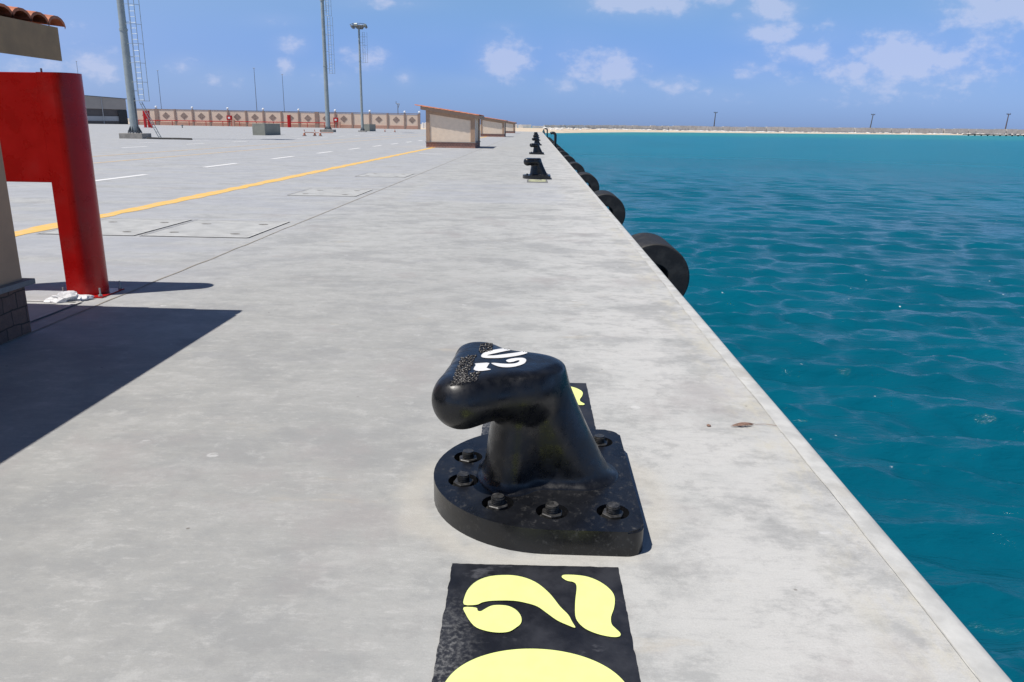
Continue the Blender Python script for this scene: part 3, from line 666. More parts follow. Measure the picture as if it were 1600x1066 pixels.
for i, L in enumerate(fl): copy_tree(f0, (XF+.585, 12.6+9.6*(i+1), -.90), label=L)
# bent pipe ladder handles
def hook(label, px, yb, h, r):
    y = onz(px, yb).y; t = thing('ladder_handrail', label, 'handrail', (XF+.1, y, 0), 0, 'bent black pipes at the quay ladders')
    bm = NB(); pts = [(0, 0, -1.6), (0, 0, h-.22)]+[(-.22+.22*cos(a), 0, h-.22+.22*sin(a)) for a in np.linspace(.2, pi/2, 6)]+[(-.34, 0, h-.01), (-.42, 0, h-.06)]
    tube(bm, pts, r, 12); mesh_obj('bent_pipe', bm, MT['poleblack'], t, True)
    bm = NB(); box(bm, -.1, .12, -.08, .08, -.25, -.1); mesh_obj('bracket', bm, MT['poleblack'], t)
hook('larger bent black pipe standing on the quay edge above the fenders', 867.5, 227, .98, .11)
hook('smaller bent black pipe farther along the quay edge', 853.5, 213.6, 1.15, .10)
# ------------------------------------------------------------------ kiosks (plastered huts)
def make_hut(label, x1, y0, w=3.3, d=4.5, near=False, group='plastered quay kiosks'):
    # local frame: x in [-w,0], y in [0,d]; eave (low) side at x=0 faces the sea
    t = thing('quay_kiosk', label, 'kiosk', (x1, y0, 0), 0, group)
    zl, zr = 2.44, 1.98; PH = .38; zf = lambda x: zr+(zl-zr)*(-x/w)
    def slab(bm, xa, xb, ya, yb, za, zb_a, zb_b):   # box with sloping top
        P = [(xa, ya), (xb, ya), (xb, yb), (xa, yb)]; lo = [bm.verts.new((*p, za)) for p in P]; hi = [bm.verts.new((p[0], p[1], zb_a if p[0] == xa else zb_b)) for p in P]
        bm.faces.new(lo[::-1]); bm.faces.new(hi); [bm.faces.new((lo[i], lo[(i+1) % 4], hi[(i+1) % 4], hi[i])) for i in range(4)]
    bm = NB(); box(bm, -w, 0, 0, d, 0, PH-.03, .012); mesh_obj('plinth', bm, MT['stone'] if near else MT['pinkstone'], t)
    bm = NB(); box(bm, -w-.05, .05, -.05, d+.05, PH-.03, PH+.01, .006); mesh_obj('plinth_ledge', bm, MT['sill'], t)
    bm = NB(); i_ = .008; slab(bm, -w+i_+.1, -i_-.1, i_+.06, d-i_-.06, PH+.01, zf(-w+.17)-.02, zf(-.17)-.02); mesh_obj('wall', bm, MT['tan'] if near else MT['cream'], t)
    for (xa, xb) in ((-w+i_, -w+i_+.24), (-i_-.30, -i_)):
        for (ya, yb) in ((i_, i_+.3), (d-i_-.3, d-i_)):
            bm = NB(); slab(bm, xa, xb, ya, yb, PH+.01, zf(xa)-.02, zf(xb)-.02); mesh_obj('pilaster', bm, MT['tan'] if near else MT['brownpaint'], t)
    for (ya, yb) in ((i_+.02, i_+.28), (d-i_-.28, d-i_-.02)):
        bm = NB()
        P = [(-w+i_+.24, ya), (-i_-.3, ya), (-i_-.3, yb), (-w+i_+.24, yb)]; lo = [bm.verts.new((*p, zf(p[0])-.24)) for p in P]; hi = [bm.verts.new((*p, zf(p[0])-.02)) for p in P]
        bm.faces.new(lo[::-1]); bm.faces.new(hi); [bm.faces.new((lo[i], lo[(i+1) % 4], hi[(i+1) % 4], hi[i])) for i in range(4)]
        mesh_obj('lintel', bm, MT['brownpaint'] if not near else MT['tan'], t)
    xa, xb, ya, yb = -w-.32, (.385 if near else .30), -.16, d+(.18 if near else .16)
    P = [(xa, ya), (xb, ya), (xb, yb), (xa, yb)]; bm = NB(); lo = [bm.verts.new((*p, zf(p[0])-.05)) for p in P]; hi = [bm.verts.new((*p, zf(p[0])+.165)) for p in P]
    bm.faces.new(lo[::-1]); bm.faces.new(hi); [bm.faces.new((lo[i], lo[(i+1) % 4], hi[(i+1) % 4], hi[i])) for i in range(4)]
    mesh_obj('roof_slab', bm, MT['soffit'] if near else MT['brownpaint'], t)
    # barrel tiles: rows run down the slope, laid in overlapping courses
    bm = NB(); pitch_ = .18; ny = int((yb-ya+.24)/pitch_); L = .42; ncs = int((xb-xa+.1)/L)+1
    sl = (zl-zr)/w
    for j in range(ny):
        yc = ya-.05+pitch_*(j+.5); jit = random.uniform(-.008, .008)
        for q in range(ncs):
            xs = xb-.04-q*L; xe_ = xs-L-.05
            N = 7 if near else 4; A = []; B = []
            for kk in range(N+1):
                a = pi*kk/N; dy = cos(a)*pitch_*.52; dz = sin(a)*.062
                z_s = zf(xs)+.172+.028; z_e = zf(xe_)+.172+.002
                A.append((xs, yc+dy*1.06+jit, z_s+dz-.02)); B.append((xe_, yc+dy*.9+jit, z_e+dz-.01))
            va = [bm.verts.new(p) for p in A]; vb = [bm.verts.new(p) for p in B]
            ia = [bm.verts.new((p[0], p[1]*.88+yc*.12, p[2]-.018)) for p in A]
            for kk in range(N):
                bm.faces.new((va[kk], vb[kk], vb[kk+1], va[kk+1])); bm.faces.new((va[kk], va[kk+1], ia[kk+1], ia[kk]))
    bmesh.ops.recalc_face_normals(bm, faces=bm.faces); o = mesh_obj('roof_tiles', bm, MT['terra'], t); autosm(o, 50)
    bm = NB(); tube(bm, [(-.02, .04, 1.95), (-.02, .04, PH+.02)], .028, 8); mesh_obj('downpipe', bm, MT['lampwhite'], t)
    return t
make_hut('tan plastered kiosk cut off by the left frame edge, stone plinth and tiled eave', -3.64, .79, near=True)
make_hut('largest whole cream kiosk with red tiled roof and pink stone plinth', -4.12, 52.9)
make_hut('cream kiosk second in the row, partly behind the larger one', -4.45, 108.5)
make_hut('smallest cream kiosk, farthest in the row', -4.7, 166)
# ------------------------------------------------------------------ red pylons
def pylon(label, x, y, near=False, s=1.0, w=1.4, rz=0):
    t = thing('hydrant_marker', label, 'red marker', (x, y, 0), rz, 'red two-legged markers')
    r = .15; Ht = 1.86; zb = .98
    def stad(x0, x1, side):       # D-shaped outline, rounded towards side
        if side > 0: return [(x0, -r), (x1-r, -r)]+[(x1-r+r*cos(a), r*sin(a)) for a in np.linspace(-pi/2, pi/2, 20)]+[(x1-r, r), (x0, r)]
        return [(x1, r), (x0+r, r)]+[(x0+r+r*cos(a), r*sin(a)) for a in np.linspace(pi/2, 3*pi/2, 20)]+[(x0+r, -r), (x1, -r)]
    lw = .27
    bm = NB(); prism(bm, stad(-lw, 0, 1), .012, Ht); bmesh.ops.recalc_face_normals(bm, faces=bm.faces); o = mesh_obj('leg', bm, MT['red'], t); autosm(o, 30)
    bm = NB(); prism(bm, stad(-w, -w+lw, -1), .012, Ht); bmesh.ops.recalc_face_normals(bm, faces=bm.faces); o = mesh_obj('leg', bm, MT['red'], t); autosm(o, 30)
    bm = NB(); box(bm, -w+lw+.001, -lw-.001, -r+.004, r-.004, zb, Ht-.003, .004); mesh_obj('panel', bm, MT['red'], t)
    for xc in (-lw/2, -w+lw/2):
        bm = NB(); box(bm, xc-.19, xc+.19, -.19, .19, .002, .012); o = mesh_obj('foot_plate', bm, MT['red'], t)
        if near:
            for (a, b_) in ((-.16, -.165), (.165, -.165), (.165, .165), (-.16, .165)):
                bm = NB(); tube(bm, [(xc+a, b_, .012), (xc+a, b_, .085)], .007, 8); r_ = bmesh.ops.create_cone(bm, cap_ends=True, segments=6, radius1=.017, radius2=.017, depth=.014)['verts']
                for v in r_: v.co += Vector((xc+a, b_, .02))
                mesh_obj('anchor_bolt', bm, MT['galv'], o)
    if near:
        bm = NB(); tube(bm, [(-lw+.03, -r+.03, Ht), (-lw+.03, -r+.03, Ht+.03)], .008, 8); mesh_obj('stud', bm, MT['steeldark'], t)
    t.scale = (s, s, s); return t
pylon('big glossy red marker with rounded leg beside the near kiosk', -3.80, 6.60, True)
def far(px, yb): p = onz(px, yb); return p.x, p.y
x, y = far(228, 199.5); D = math.hypot(x, y); pylon('small red two-legged marker just right of the leftmost light mast', x+.6*D/100, y, s=23*D/1246/1.86, w=.78)
x, y = far(454, 199.3); D = math.hypot(x, y); pylon('narrow red marker standing before the far wall, left of the three cones', x+.2, y, s=18*D/1246/1.86, w=.42*1.3)
x, y = far(131, 192.8); D = math.hypot(x, y); pylon('dull red marker in front of the dark-banded building', x, y, s=17*D/1246/1.86, w=.7)
# ------------------------------------------------------------------ floodlight masts
def mast(label, px, yb, dia, top, ladder_z, pxm_head=False, H_=None, lad=True):
    x, y = far(px, yb); t = thing('floodlight_mast', label, 'light mast', (x, y, 0), 0, 'tall floodlight masts')
    r0, r1 = dia/2, dia/2*.72*(1 if H_ < 21 else .8)
    bm = NB(); box(bm, -dia*1.45, dia*1.45, -dia*1.2, dia*1.2, -.05, .42 if dia > .6 else .2, .02); mesh_obj('pedestal', bm, MT['pedestal'], t)
    zb = .42 if dia > .6 else .2
    bm = NB(); r = bmesh.ops.create_cone(bm, cap_ends=True, segments=20, radius1=r0*1.7, radius2=r0*1.7, depth=.06)['verts']
    for v in r: v.co.z += zb+.08
    for k in range(12):
        a = 2*pi*k/12; c_, s_ = cos(a), sin(a)
        vs = [bm.verts.new(p) for p in ((r0*.95*c_, r0*.95*s_, zb+.1), (r0*1.6*c_, r0*1.6*s_, zb+.1), (r0*.97*c_, r0*.97*s_, zb+.6))]; bm.faces.new(vs)
        tube(bm, [(r0*1.5*cos(a+.26), r0*1.5*sin(a+.26), zb), (r0*1.5*cos(a+.26), r0*1.5*sin(a+.26), zb+.22)], .03, 6)
    mesh_obj('flange', bm, MT['steeldark'], t)
    bm = NB(); nsec = 3; zs = [zb+.1]+[zb+.1+(H_-zb)*(k+1)/nsec for k in range(nsec)]
    pts = []; rs = []
    for k in range(nsec):
        fa, fb = k/nsec, (k+1)/nsec; ra = r0+(r1-r0)*fa; rb = r0+(r1-r0)*fb
        pts += [(0, 0, zs[k]+(.001 if k else 0)), (0, 0, zs[k+1])]; rs += [ra*(1.0 if k == 0 else .96), rb]
    tube(bm, pts, rs, 18); o = mesh_obj('pole', bm, MT['galv'], t, False); autosm(o, 30)
    for zz in zs[1:-1]:
        bm = NB(); tube(bm, [(0, 0, zz-.08), (0, 0, zz+.08)], r0*.98, 18); mesh_obj('collar', bm, MT['galv'], t)
    # caged ladder, sections stepping out from the pole
    if lad:
        z = ladder_z; secs = []; k = 0
        while z < H_-2: secs.append((z, min(z+8.6, H_-1))); z += 8.7
        for k, (za, zc) in enumerate(secs):
            bm = NB(); xo = r0+.32; w_ = .42; off = .0 if k % 2 == 0 else -.14; dl = .022 if dia < .7 else .03
            for xx in (xo+off, xo+off+w_): tube(bm, [(xx, 0, za), (xx, 0, zc)], dl, 6)
            zz = za+.1
            while zz < zc: tube(bm, [(xo+off, 0, zz), (xo+off+w_, 0, zz)], .016, 5); zz += .42
            # safety hoops and outer straps
            for xx in (xo+off+w_+.42,): tube(bm, [(xx, 0, za+.0), (xx, 0, zc)], dl, 6)
            tube(bm, [(xo+off+w_/2, -.55, za+.4), (xo+off+w_/2, -.55, zc)], dl*.7, 5)
            zz = za+.02
            while zz < zc:
                tube(bm, [(xo+off+w_/2+(w_/2+.42)*cos(a)*1.0, -.55*sin(a), zz) for a in np.linspace(0, pi/1.3, 8)], .018, 5); zz += 1.45
            zz = za+.8
            while zz < zc: tube(bm, [(r0*.6, 0, zz), (xo+off, 0, zz)], .025, 6); zz += 2.6
            mesh_obj('ladder', bm, MT['galv'], t)
    bm = NB(); tube(bm, [(r0*1.02, -.1, .2), (r0*1.0, -.1, 2.9), (r0*.95, -.1, 3.2)], .05, 6); mesh_obj('cable_box', bm, MT['steeldark'], t)
    # head frame
    bm = NB(); R_ = 1.35; z = H_
    tube(bm, [(R_*cos(a), R_*sin(a)*.9, z) for a in np.linspace(0, 2*pi, 25)], .06, 6, False); tube(bm, [(R_*.9*cos(a), R_*.9*sin(a), z+.35) for a in np.linspace(0, 2*pi, 25)], .05, 6, False)
    for k in range(6): a = pi*k/3; tube(bm, [(0, 0, z-.5), (R_*cos(a), R_*sin(a), z)], .05, 6)
    bmesh.ops.create_cone(bm, cap_ends=True, segments=20, radius1=.5, radius2=1.15, depth=.3, matrix=Matrix.Translation((0, 0, z-.05))); mesh_obj('head_frame', bm, MT['steeldark'], t)
    for k in range(10):
        a = 2*pi*k/10+.15; bm = NB(); vs = box(bm, -.28, .28, -.1, .1, -.22, .22, .02)
        Mx = Matrix.Translation((R_*cos(a), R_*sin(a), z+(.12 if k % 2 else -.18))) @ Matrix.Rotation(a-pi/2, 4, 'Z') @ Matrix.Rotation(radians(-50), 4, 'X'); bmesh.ops.transform(bm, matrix=Mx, verts=bm.verts); mesh_obj('floodlight', bm, MT['galv'] if k % 2 else MT['steeldark'], t)
    return t
m1 = mast('thickest floodlight mast, leftmost, on a square concrete pedestal', 212, 216.6, .66, None, 2.95, H_=24)
m2 = mast('grey floodlight mast in the middle, rising out of frame behind the three cones', 513, 206.6, .74, None, 9.2, H_=30)
m3 = mast('slimmest floodlight mast, its lamp ring visible against the sky', 566.5, 206.0, .48, None, 12, H_=zat(560, 41, onz(566, 206.0)), lad=True)
# short inclined steps at the foot of the first mast
t = thing('access_ladder', 'short thin ladder leaning at the foot of the leftmost mast', 'ladder', (m1.location.x, m1.location.y, 0))
for yy_ in (-.2, .2):
    bm = NB(); tube(bm, [(2.1, yy_, .0), (.75, yy_, 2.9)], .03, 6); mesh_obj('rail', bm, MT['galv'], t)
for k in range(8):
    f = (k+.5)/8; bm = NB(); tube(bm, [(2.1-1.35*f, -.2, 2.9*f), (2.1-1.35*f, .2, 2.9*f)], .02, 5); mesh_obj('rung', bm, MT['galv'], t)
o = NB(); tube(o, [(m1.location.x+1.3, m1.location.y-.6, .06), (m1.location.x+2.6, m1.location.y-1.2, .05), (m1.location.x+4.2, m1.location.y-1.0, .05), (m1.location.x+5.3, m1.location.y-1.4, .04)], .09, 8)
tag(mesh_obj('dark_tube', o, MT['rubber'], None, True), 'thin black tube lying on the ground beside the leftmost mast', 'cable')  # dark tube along the ground to the right of the first mast
# concrete blocks
def cblock(label, px0, px1, side, yt, yb):
    a = onz(px0, yb); b_ = onz(px1, yb); D = a.y; t = thing('concrete_block', label, 'concrete block', ((a.x+b_.x)/2, a.y, 0), 0, 'grey concrete blocks on the apron')
    w = (b_.x-a.x); h = zat(px0, yt, a); d = side
    bm = NB(); box(bm, -w/2, w/2, 0, d, 0, h, .02); mesh_obj('block', bm, MT['block'], t)
    for xx in (-w*.22, w*.22):
        bm = NB(); tube(bm, [(xx-.12, d/2, h-.01), (xx-.1, d/2, h+.1), (xx+.1, d/2, h+.1), (xx+.12, d/2, h-.01)], .02, 6); mesh_obj('lifting_eye', bm, MT['steeldark'], t)
cblock('larger grey concrete block, left of the three cones', 395, 424, 5.5, 192.8, 211.3)
cblock('smaller grey concrete block behind the slim mast', 567, 583, 6, 194, 205.2)
# cones
def cone(label, px, yt, yb):
    x, y = far(px, yb); P = onz(px, yb); h = zat(px, yt, P); t = thing('traffic_cone', label, 'traffic cone', (x, y, 0), 0, 'traffic cones on the apron')
    bm = NB(); s = h*.26; box(bm, -s, s, -s, s, 0, h*.08, .01); mesh_obj('foot', bm, MT['steeldark'], t)
    bm = NB(); tube(bm, [(0, 0, h*.08), (0, 0, h*.5)], [h*.2, h*.12], 14); tube(bm, [(0, 0, h*.66), (0, 0, h)], [h*.085, h*.03], 14); mesh_obj('cone_body', bm, MT['orange'], t)
    bm = NB(); tube(bm, [(0, 0, h*.5), (0, 0, h*.66)], [h*.12, h*.085], 14); mesh_obj('reflective_band', bm, MT['lampwhite'], t)
    return P, h
p1, h1 = cone('leftmost of the three cones joined by a pole', 475.8, 202, 212.7); p2, h2 = cone('middle one of the three cones joined by a pole', 492, 202.3, 212.7); p3, h3 = cone('rightmost of the three cones in front of the middle mast', 500.6, 202.6, 212.9)
cone('small cone before the wall, left one of a pair', 601.5, 200.5, 206); cone('small cone before the wall, right one of a pair', 617, 200.8, 206.6)
bm = NB(); tube(bm, [(p1.x, p1.y, h1*.55), (p2.x, p2.y, h2*.5)], .04, 6); tube(bm, [(p2.x, p2.y, h2*.5), (p3.x+1.5, p3.y, h3*.55)], .04, 6)
tag(mesh_obj('barrier_pole', bm, MT['orange']), 'thin reddish pole laid across the three traffic cones', 'pole')
# ------------------------------------------------------------------ boundary wall
a0 = onz(100, 193.2); wx1 = onz(655.5, 202.3); wx0 = onz(205, 195.0); px_w = math.hypot(wx1.x, wx1.y)
# keep the wall straight between the measured ends
WT = thing('boundary_wall', 'long pinkish cream boundary wall with diamond panels across the far apron', 'wall')
Wv = wx1-wx0; WL = Wv.length; wd = Wv.normalized(); wnm = Vector((wd.y, -wd.x, 0))
ht0 = zat(230, 170.6, onz(230, 195.2)); ht1 = zat(655, 178.6, wx1); hb = .95
posts_px = [213, 247, 275.7, 303, 329.7, 358, 386, 413, 441, 468, 495.7, 524.8, 551, 578.5, 606, 632.8, 655.5]
def wpt(px):     # point of the wall line seen at px
    d = ray(px, 200); d2 = Vector((d.x, d.y)); # solve wx0+s*wd = t*d2
    det = wd.x*(-d2.y)+d2.x*wd.y; s = ((-wx0.x)*(-d2.y)+d2.x*(-wx0.y))/det; return s
S_ = [wpt(p) for p in posts_px]; hs = lambda s: ht0+(ht1-ht0)*min(1, max(0, (s-S_[1])/(S_[-1]-S_[1])))
def wbox(bm, s0, s1, d0, d1, z0, z1a, z1b=None):
    z1b = z1a if z1b is None else z1b; P = []
    for s, d in ((s0, d1), (s1, d1), (s1, -d0), (s0, -d0)): q = wx0+wd*s-wnm*(-d); P.append((q.x, q.y))
    lo = [bm.verts.new((*p, z0)) for p in P]; hi = [bm.verts.new((*p, z)) for p, z in zip(P, (z1a, z1b, z1b, z1a))]
    bm.faces.new(lo[::-1]); bm.faces.new(hi); [bm.faces.new((lo[i], lo[(i+1) % 4], hi[(i+1) % 4], hi[i])) for i in range(4)]; bmesh.ops.recalc_face_normals(bm, faces=bm.faces)
lampP = [1, 3, 5, 7, 9, 11, 13, 15, 16]
for i in range(len(S_)-1):
    s0, s1 = S_[i], S_[i+1]; bm = NB(); wbox(bm, s0, s1-.02, .25, 0, hb, hs(s0)-.15, hs(s1)-.15); mesh_obj('panel', bm, MT['wall'], WT)
    c = (s0+s1)/2; hm = hs(c); zc = hb+(hm-hb)*.5; rz_ = (hm-hb)*.24
    if i != 12:
        bm = NB(); q0 = wx0+wd*c+wnm*.06; P = [(-1.35, 0), (0, -1.15), (1.35, 0), (0, 1.15)]
        fr = [bm.verts.new((q0.x+wd.x*p[0]*rz_*.95, q0.y+wd.y*p[0]*rz_*.95, zc+p[1]*rz_)) for p in P]; bk = [bm.verts.new(v.co-wnm*.07) for v in fr]; bm.faces.new(fr); [bm.faces.new((fr[k], fr[(k+1) % 4], bk[(k+1) % 4], bk[k])) for k in range(4)]; bmesh.ops.recalc_face_normals(bm, faces=bm.faces); mesh_obj('diamond', bm, MT['diamond'], WT)
bm = NB(); wbox(bm, S_[0], S_[-1], .3, .12, -.2, hb); mesh_obj('wall_base', bm, MT['wallbase'], WT)
bm = NB(); wbox(bm, S_[0], S_[1], .3, .1, hs(0)-.15, hs(0), hs(S_[1])); wbox(bm, S_[1]+.01, S_[-1]+.4, .3, .1, hs(S_[1])-.15, hs(S_[1]), hs(S_[-1])); mesh_obj('coping', bm, MT['diamond'], WT)
for i, s in enumerate(S_):
    big = i in (1, 10); w_ = 1.1 if big else .5; bm = NB(); wbox(bm, s-w_/2*2 if i == len(S_)-1 else s-w_/2, s+w_/2, .35, .22, -.2, hs(s)+.06); mesh_obj('pilaster', bm, MT['wallpost'], WT)
lamp0 = None; side = ['left of the middle mast', 'right of the middle mast']
lampl = ['first from the left', 'second from the left', 'third from the left', 'fourth from the left', 'fifth from the left', 'sixth from the left', 'seventh from the left', 'eighth from the left', 'at the right end']
for j, i in enumerate(lampP):
    s = S_[i]; q = wx0+wd*s; z = hs(s)+.06
    if lamp0 is None:
        lamp0 = thing('wall_lamp', 'small white globe lamp on the far wall, '+lampl[j], 'lamp', (q.x, q.y, z), 0, 'white globe lamps on the boundary wall')
        bm = NB(); bmesh.ops.create_uvsphere(bm, u_segments=16, v_segments=10, radius=.34, matrix=Matrix.Translation((0, 0, .5))); mesh_obj('globe', bm, MT['lampwhite'], lamp0, True)
        bm = NB(); tube(bm, [(0, 0, 0), (0, 0, .2)], .14, 10); mesh_obj('neck', bm, MT['steeldark'], lamp0)
    else: copy_tree(lamp0, (q.x, q.y, z), label='small white globe lamp on the far wall, '+lampl[j])
# red fire pipe along the wall foot, with hose boxes
bm = NB(); q1 = wx0+wd*S_[0]+wnm*1.2; q2 = wx0+wd*(wpt(527))+wnm*1.2; tube(bm, [(q1.x, q1.y, 1.35), (q2.x, q2.y, 1.45)], .12, 8)
for k in range(12): q = q1.lerp(q2, (k+.3)/12); tube(bm, [(q.x, q.y, 0), (q.x, q.y, 1.38)], .09, 6)
tag(mesh_obj('fire_pipe', bm, MT['red']), 'thin red fire water pipe on posts along the far boundary wall', 'pipe')
def hosebox(label, px, y0, y1, w):
    q = wx0+wd*wpt(px)+wnm*1.7; t = thing('hose_box', label, 'hose box', (q.x, q.y, 0), math.atan2(wd.y, wd.x), 'red hose boxes before the boundary wall'); D = q.length; w = w*D/1246
    z1 = zat(px, y0, q); z0 = zat(px, y1, q)
    bm = NB(); box(bm, -w/2, w/2, -.3, .3, z0, z1, .03); mesh_obj('cabinet', bm, MT['red'], t)
    bm = NB(); box(bm, -w*.2, w*.2, -.34, -.301, z0+(z1-z0)*.3, z0+(z1-z0)*.7); mesh_obj('window', bm, MT['lampwhite'], t)
    for xx in (-w*.38, w*.38): bm = NB(); box(bm, xx-.08, xx+.08, -.08, .08, 0, z0); mesh_obj('leg', bm, MT['red'], t)
    bm = NB(); box(bm, w*.5, w*.95, -.3, .3, .1, z0*1.05); mesh_obj('valve_housing', bm, MT['wallbase'], t)
hosebox('red hose box with white window, left one before the far wall', 363, 180.8, 187.8, 7.5); hosebox('red hose box with white window beside the middle mast', 527.5, 184, 191, 7)
# small ground posts
def hyd(label, px, y0, y1, m):
    P = onz(px, y1); h = zat(px, y0, P); t = thing('ground_hydrant', label, 'hydrant', (P.x, P.y, 0)); w = h*.16
    bm = NB(); tube(bm, [(0, 0, 0), (0, 0, h)], w, 10); mesh_obj('body', bm, m, t); bm = NB(); tube(bm, [(-w*2.4, 0, h*.8), (w*2.4, 0, h*.8)], w*.8, 8); mesh_obj('outlet', bm, m, t)
hyd('stubby red hydrant right of the small red marker', 237.5, 193.5, 200.3, MT['red']); hyd('stubby dark post on the apron between the leftmost mast and the wall', 285, 195, 200, MT['steeldark'])
# thin distant poles
def thin(label, px0, y0, px1, y1, w=1.0, fork=False):
    s = wpt(px1); q = wx0+wd*s-wnm*25; z0 = 0; z1 = zat(px0, y0, q); D = q.length; t = thing('antenna_pole', label, 'pole', (q.x, q.y, 0), 0, 'thin distant poles'); r = w*D/1246/2
    bm = NB(); tube(bm, [(0, 0, 0), (0, 0, z1)], [r, r*.6], 6); mesh_obj('pole', bm, MT['steeldark'], t)
    bm = NB(); tube(bm, [(-r*3.2, 0, z1), (r*3.2, 0, z1)], r*.7, 6)
    if fork: tube(bm, [(-r*3.2, 0, z1), (-r*3.2, 0, z1+.8)], r*.5, 6); tube(bm, [(0, 0, z1-1.5), (r*3.2, 0, z1)], r*.5, 6)
    mesh_obj('crossbar', bm, MT['steeldark'], t)
thin('very thin pole behind the red panel, far left against the sky', 57.5, 93, 61, 192, .7)
thin('thin pole between the long building and the leftmost mast', 188, 108, 196, 192, .8)
thin('tall thin pole standing behind the left half of the wall', 354.5, 105, 359, 192, 1.0)
thin('shorter thin pole behind the wall above the larger concrete block', 401.5, 115, 406, 192, .9)
thin('stubby forked pole above the wall between slim mast and kiosk', 599.5, 162, 600.5, 194, 1.6, True)
# ------------------------------------------------------------------ long building at far left
A = onz(60, 192.6); B = onz(200, 194.4)
# far corner (right end) is nearer the wall line
t = thing('port_building', 'long low grey beige port building with dark window band at far left', 'building')
def bslab(bm, yt0, yt1, yb0, yb1, off=0., ext=0.):
    dv = (B-A).normalized(); nv = Vector((dv.y, -dv.x, 0)); a = A+nv*off; b_ = B+nv*off+dv*ext
    P = [a, b_, b_-nv*(14+off), a-nv*(14+off)]; z = lambda px, y, p: zat(px, y, p)
    zt = [z(60, yt0, a), z(200, yt1, b_)]; zb = [max(-.2, z(60, yb0, a)), max(-.2, z(200, yb1, b_))]
    lo = [bm.verts.new((p.x, p.y, q)) for p, q in zip(P, (zb[0], zb[1], zb[1], zb[0]))]; hi = [bm.verts.new((p.x, p.y, q)) for p, q in zip(P, (zt[0], zt[1], zt[1], zt[0]))]
    bm.faces.new(lo[::-1]); bm.faces.new(hi); [bm.faces.new((lo[i], lo[(i+1) % 4], hi[(i+1) % 4], hi[i])) for i in range(4)]; bmesh.ops.recalc_face_normals(bm, faces=bm.faces)
bm = NB(); bslab(bm, 143.5, 155.2, 167, 171.6, .6); mesh_obj('upper_wall', bm, MT['hangar'], t)
bm = NB(); bslab(bm, 142.5, 154.2, 143.4, 155.1, .9, .5); mesh_obj('roof_edge', bm, MT['steeldark'], t)
bm = NB(); bslab(bm, 167.1, 171.7, 180.5, 182, 0); mesh_obj('window_band', bm, MT['darkglass'], t)
bm = NB(); bslab(bm, 180.6, 182.1, 188, 189.6, .3); mesh_obj('lower_wall', bm, MT['hangarlow'], t)
bm = NB(); bslab(bm, 188.1, 189.7, 193.5, 195.5, .45); mesh_obj('wall_base', bm, MT['darkglass'], t)
dv = (B-A).normalized(); nv = Vector((dv.y, -dv.x, 0)); q = B-dv*2.5
bm = NB(); q = B-dv*2.6+nv*.7; P = [q, B+nv*.7, B-nv*.2, q-nv*.2]; prism(bm, [(p.x, p.y) for p in P], 0, zat(197, 172.5, B)); bmesh.ops.recalc_face_normals(bm, faces=bm.faces); mesh_obj('door', bm, MT['darkdoor'], t)
q = A.lerp(B, .72)+nv*.75; bm = NB(); tube(bm, [(q.x, q.y, 0), (q.x, q.y, zat(161, 151.8, q))], .12, 6); mesh_obj('downpipe', bm, MT['hangarlow'], t)
# white odds and ends on the sand by the wall end
rr = random.Random(3)
for k, (px, yb, w_) in enumerate(((661, 195.6, 2.6), (665.5, 195.2, 2.2), (669.5, 195.6, 1.8))):
    P = onz(px, 201.5); q = Vector((P.x, P.y))*1.15; z0 = zat(px, yb, q); D = q.length; bm = NB(); w = w_*D/1246; box(bm, -w/2, w/2, -1, 1, -1.2, z0+.9, .1); 
    for v in bm.verts: v.co += Vector((q.x, q.y, 0))
    tag(mesh_obj('white_crate', bm, MT['lampwhite']), ('leftmost', 'middle', 'rightmost')[k]+' small white box on the sand between wall end and large kiosk', 'box', 'white boxes on the sand')
# ------------------------------------------------------------------ ground covers
def cover(label, y0, first=None):
    if first is not None: return copy_tree(first, (-4.55, y0, 0), label=label)
    t = thing('cable_pit_cover', label, 'pit cover', (-4.55, y0, 0), 0, 'concrete cable pit covers')
    bm = NB(); sheet(bm, [(-.72, 0), (.72, 0), (.72, 1.8), (-.72, 1.8)], .004); mesh_obj('slab', bm, MT['cover'], t)
    bm = NB()
    for a in ((-.72, 0, .72, 0), (.72, 0, .72, 1.8), (.72, 1.8, -.72, 1.8)): strip(bm, *a, .035, .012)
    mesh_obj('frame', bm, MT['groovelight'], t)
    bm = NB()
    for a in ((-.72, -.05, -.72, 1.8),): strip(bm, *a, .016, .016, .006, 20)
    mesh_obj('gap', bm, MT['groove'], t)
    for (a, b_) in ((-.45, .4), (.42, .35), (-.4, 1.35), (.45, 1.4)):
        bm = NB(); n = 14; P = [(a+.07*(1+.3*mnoise.noise(Vector((k, a, b_))))*cos(2*pi*k/n), b_+.045*(1+.5*mnoise.noise(Vector((k*.7, b_, a))))*sin(2*pi*k/n)) for k in range(n)]
        sheet(bm, P, .008); mesh_obj('lifting_recess', bm, MT['groove'], t)
    return t
c0 = cover('concrete pit cover nearest the row of lids, left of the joint in the sun', 10.12)
cover('concrete pit cover at the foot of the near kiosk, partly in its shadow', 4.43, c0); cover('third concrete pit cover up the apron, beside the joint', 16.4, c0); cover('faint concrete pit cover farthest up the apron', 22.7, c0)
tdark = c0.copy(); COL.objects.link(tdark)
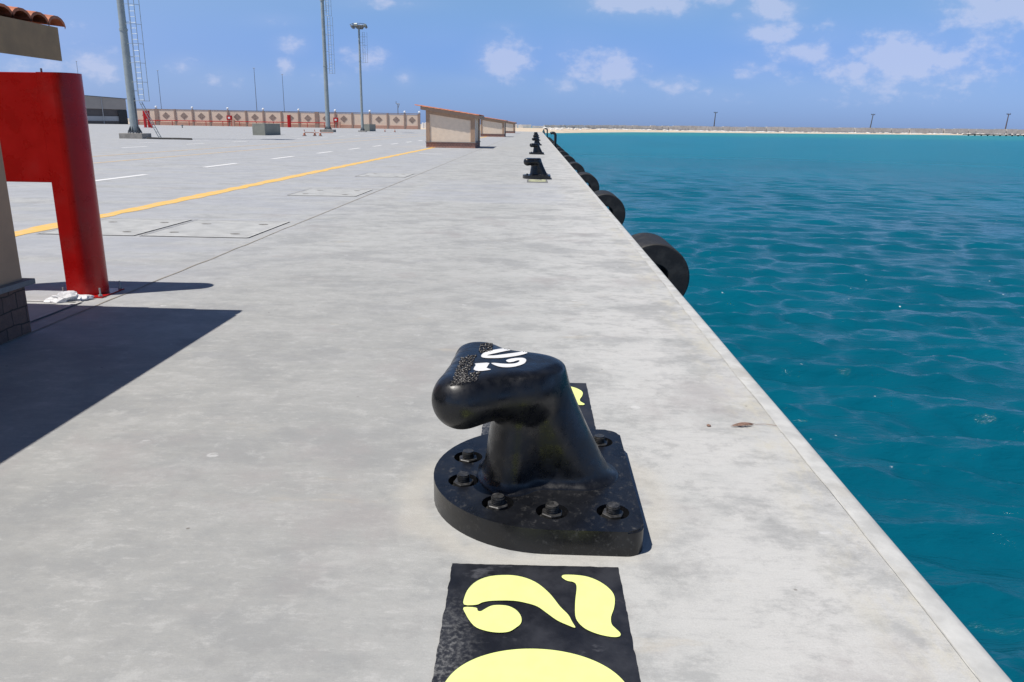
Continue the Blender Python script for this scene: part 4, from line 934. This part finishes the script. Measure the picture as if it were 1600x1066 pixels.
for ch in list(c0.children):
    k = ch.copy(); COL.objects.link(k); k.parent = tdark
tdark.location = (-6.02, 10.12, 0); tdark.scale = (.9, 1, 1); tdark['label'] = 'concrete pit cover tucked between the yellow line and the nearest sunlit lid'
# ------------------------------------------------------------------ litter
def crumple(name, label, loc, r, seed):
    bm = NB(); bmesh.ops.create_icosphere(bm, subdivisions=4, radius=1)
    for v in bm.verts:
        p = v.co.copy(); n = mnoise.noise(p*1.1+Vector((seed, 0, 0)))*.6-abs(mnoise.noise(p*2.2+Vector((0, seed, 0))))*.42+.12-abs(mnoise.noise(p*5))*.12
        q = p*(.72+n); v.co = Vector((q.x*r*1.35, q.y*r, max(-.1, q.z)*r*.6))
    o = mesh_obj(name, bm, MT['bag']); o.location = loc; o.rotation_euler = (0, 0, .2); tag(o, label, 'plastic bag')
p = onz(107, 470); crumple('plastic_bag', 'crumpled white plastic bag at the foot of the red marker', (p.x, p.y, .01), .14, 4)
a, b_ = onz(1141, 667), onz(1183, 665.5)
bm = NB(); rr = random.Random(8)
for k in range(13):
    o_ = Vector((0, rr.uniform(-.022, .022), 0)); f0_, f1_ = rr.uniform(0, .45), rr.uniform(.55, 1); P = [a.lerp(b_, f)+o_*(1-abs(f-.6))+Vector((0, rr.uniform(-.004, .004), .006+.006*sin(f*pi))) for f in np.linspace(f0_, f1_, 6)]; tube(bm, P, [.0005, .002, .003, .003, .002, .0006], 6)
tube(bm, [b_+Vector((-.01, 0, .008)), b_+Vector((.04, .004, .01)), b_+Vector((.10, -.004, .006))], .0013, 5)
tag(mesh_obj('palm_scrap', bm, MT['wood']), 'frayed brown scrap of dry bark lying near the quay edge', 'debris')
bm = NB(); p = onz(1107, 666.5); bmesh.ops.create_icosphere(bm, subdivisions=2, radius=.009)
for v in bm.verts: v.co = Vector((v.co.x*1.3, v.co.y, v.co.z*.7))*(1+.4*mnoise.noise(v.co*90))+Vector((p.x, p.y, .006))
tag(mesh_obj('pebble', bm, MT['wood']), 'single dark pebble left of the bark scrap', 'pebble')
SC.cycles.max_bounces = 6
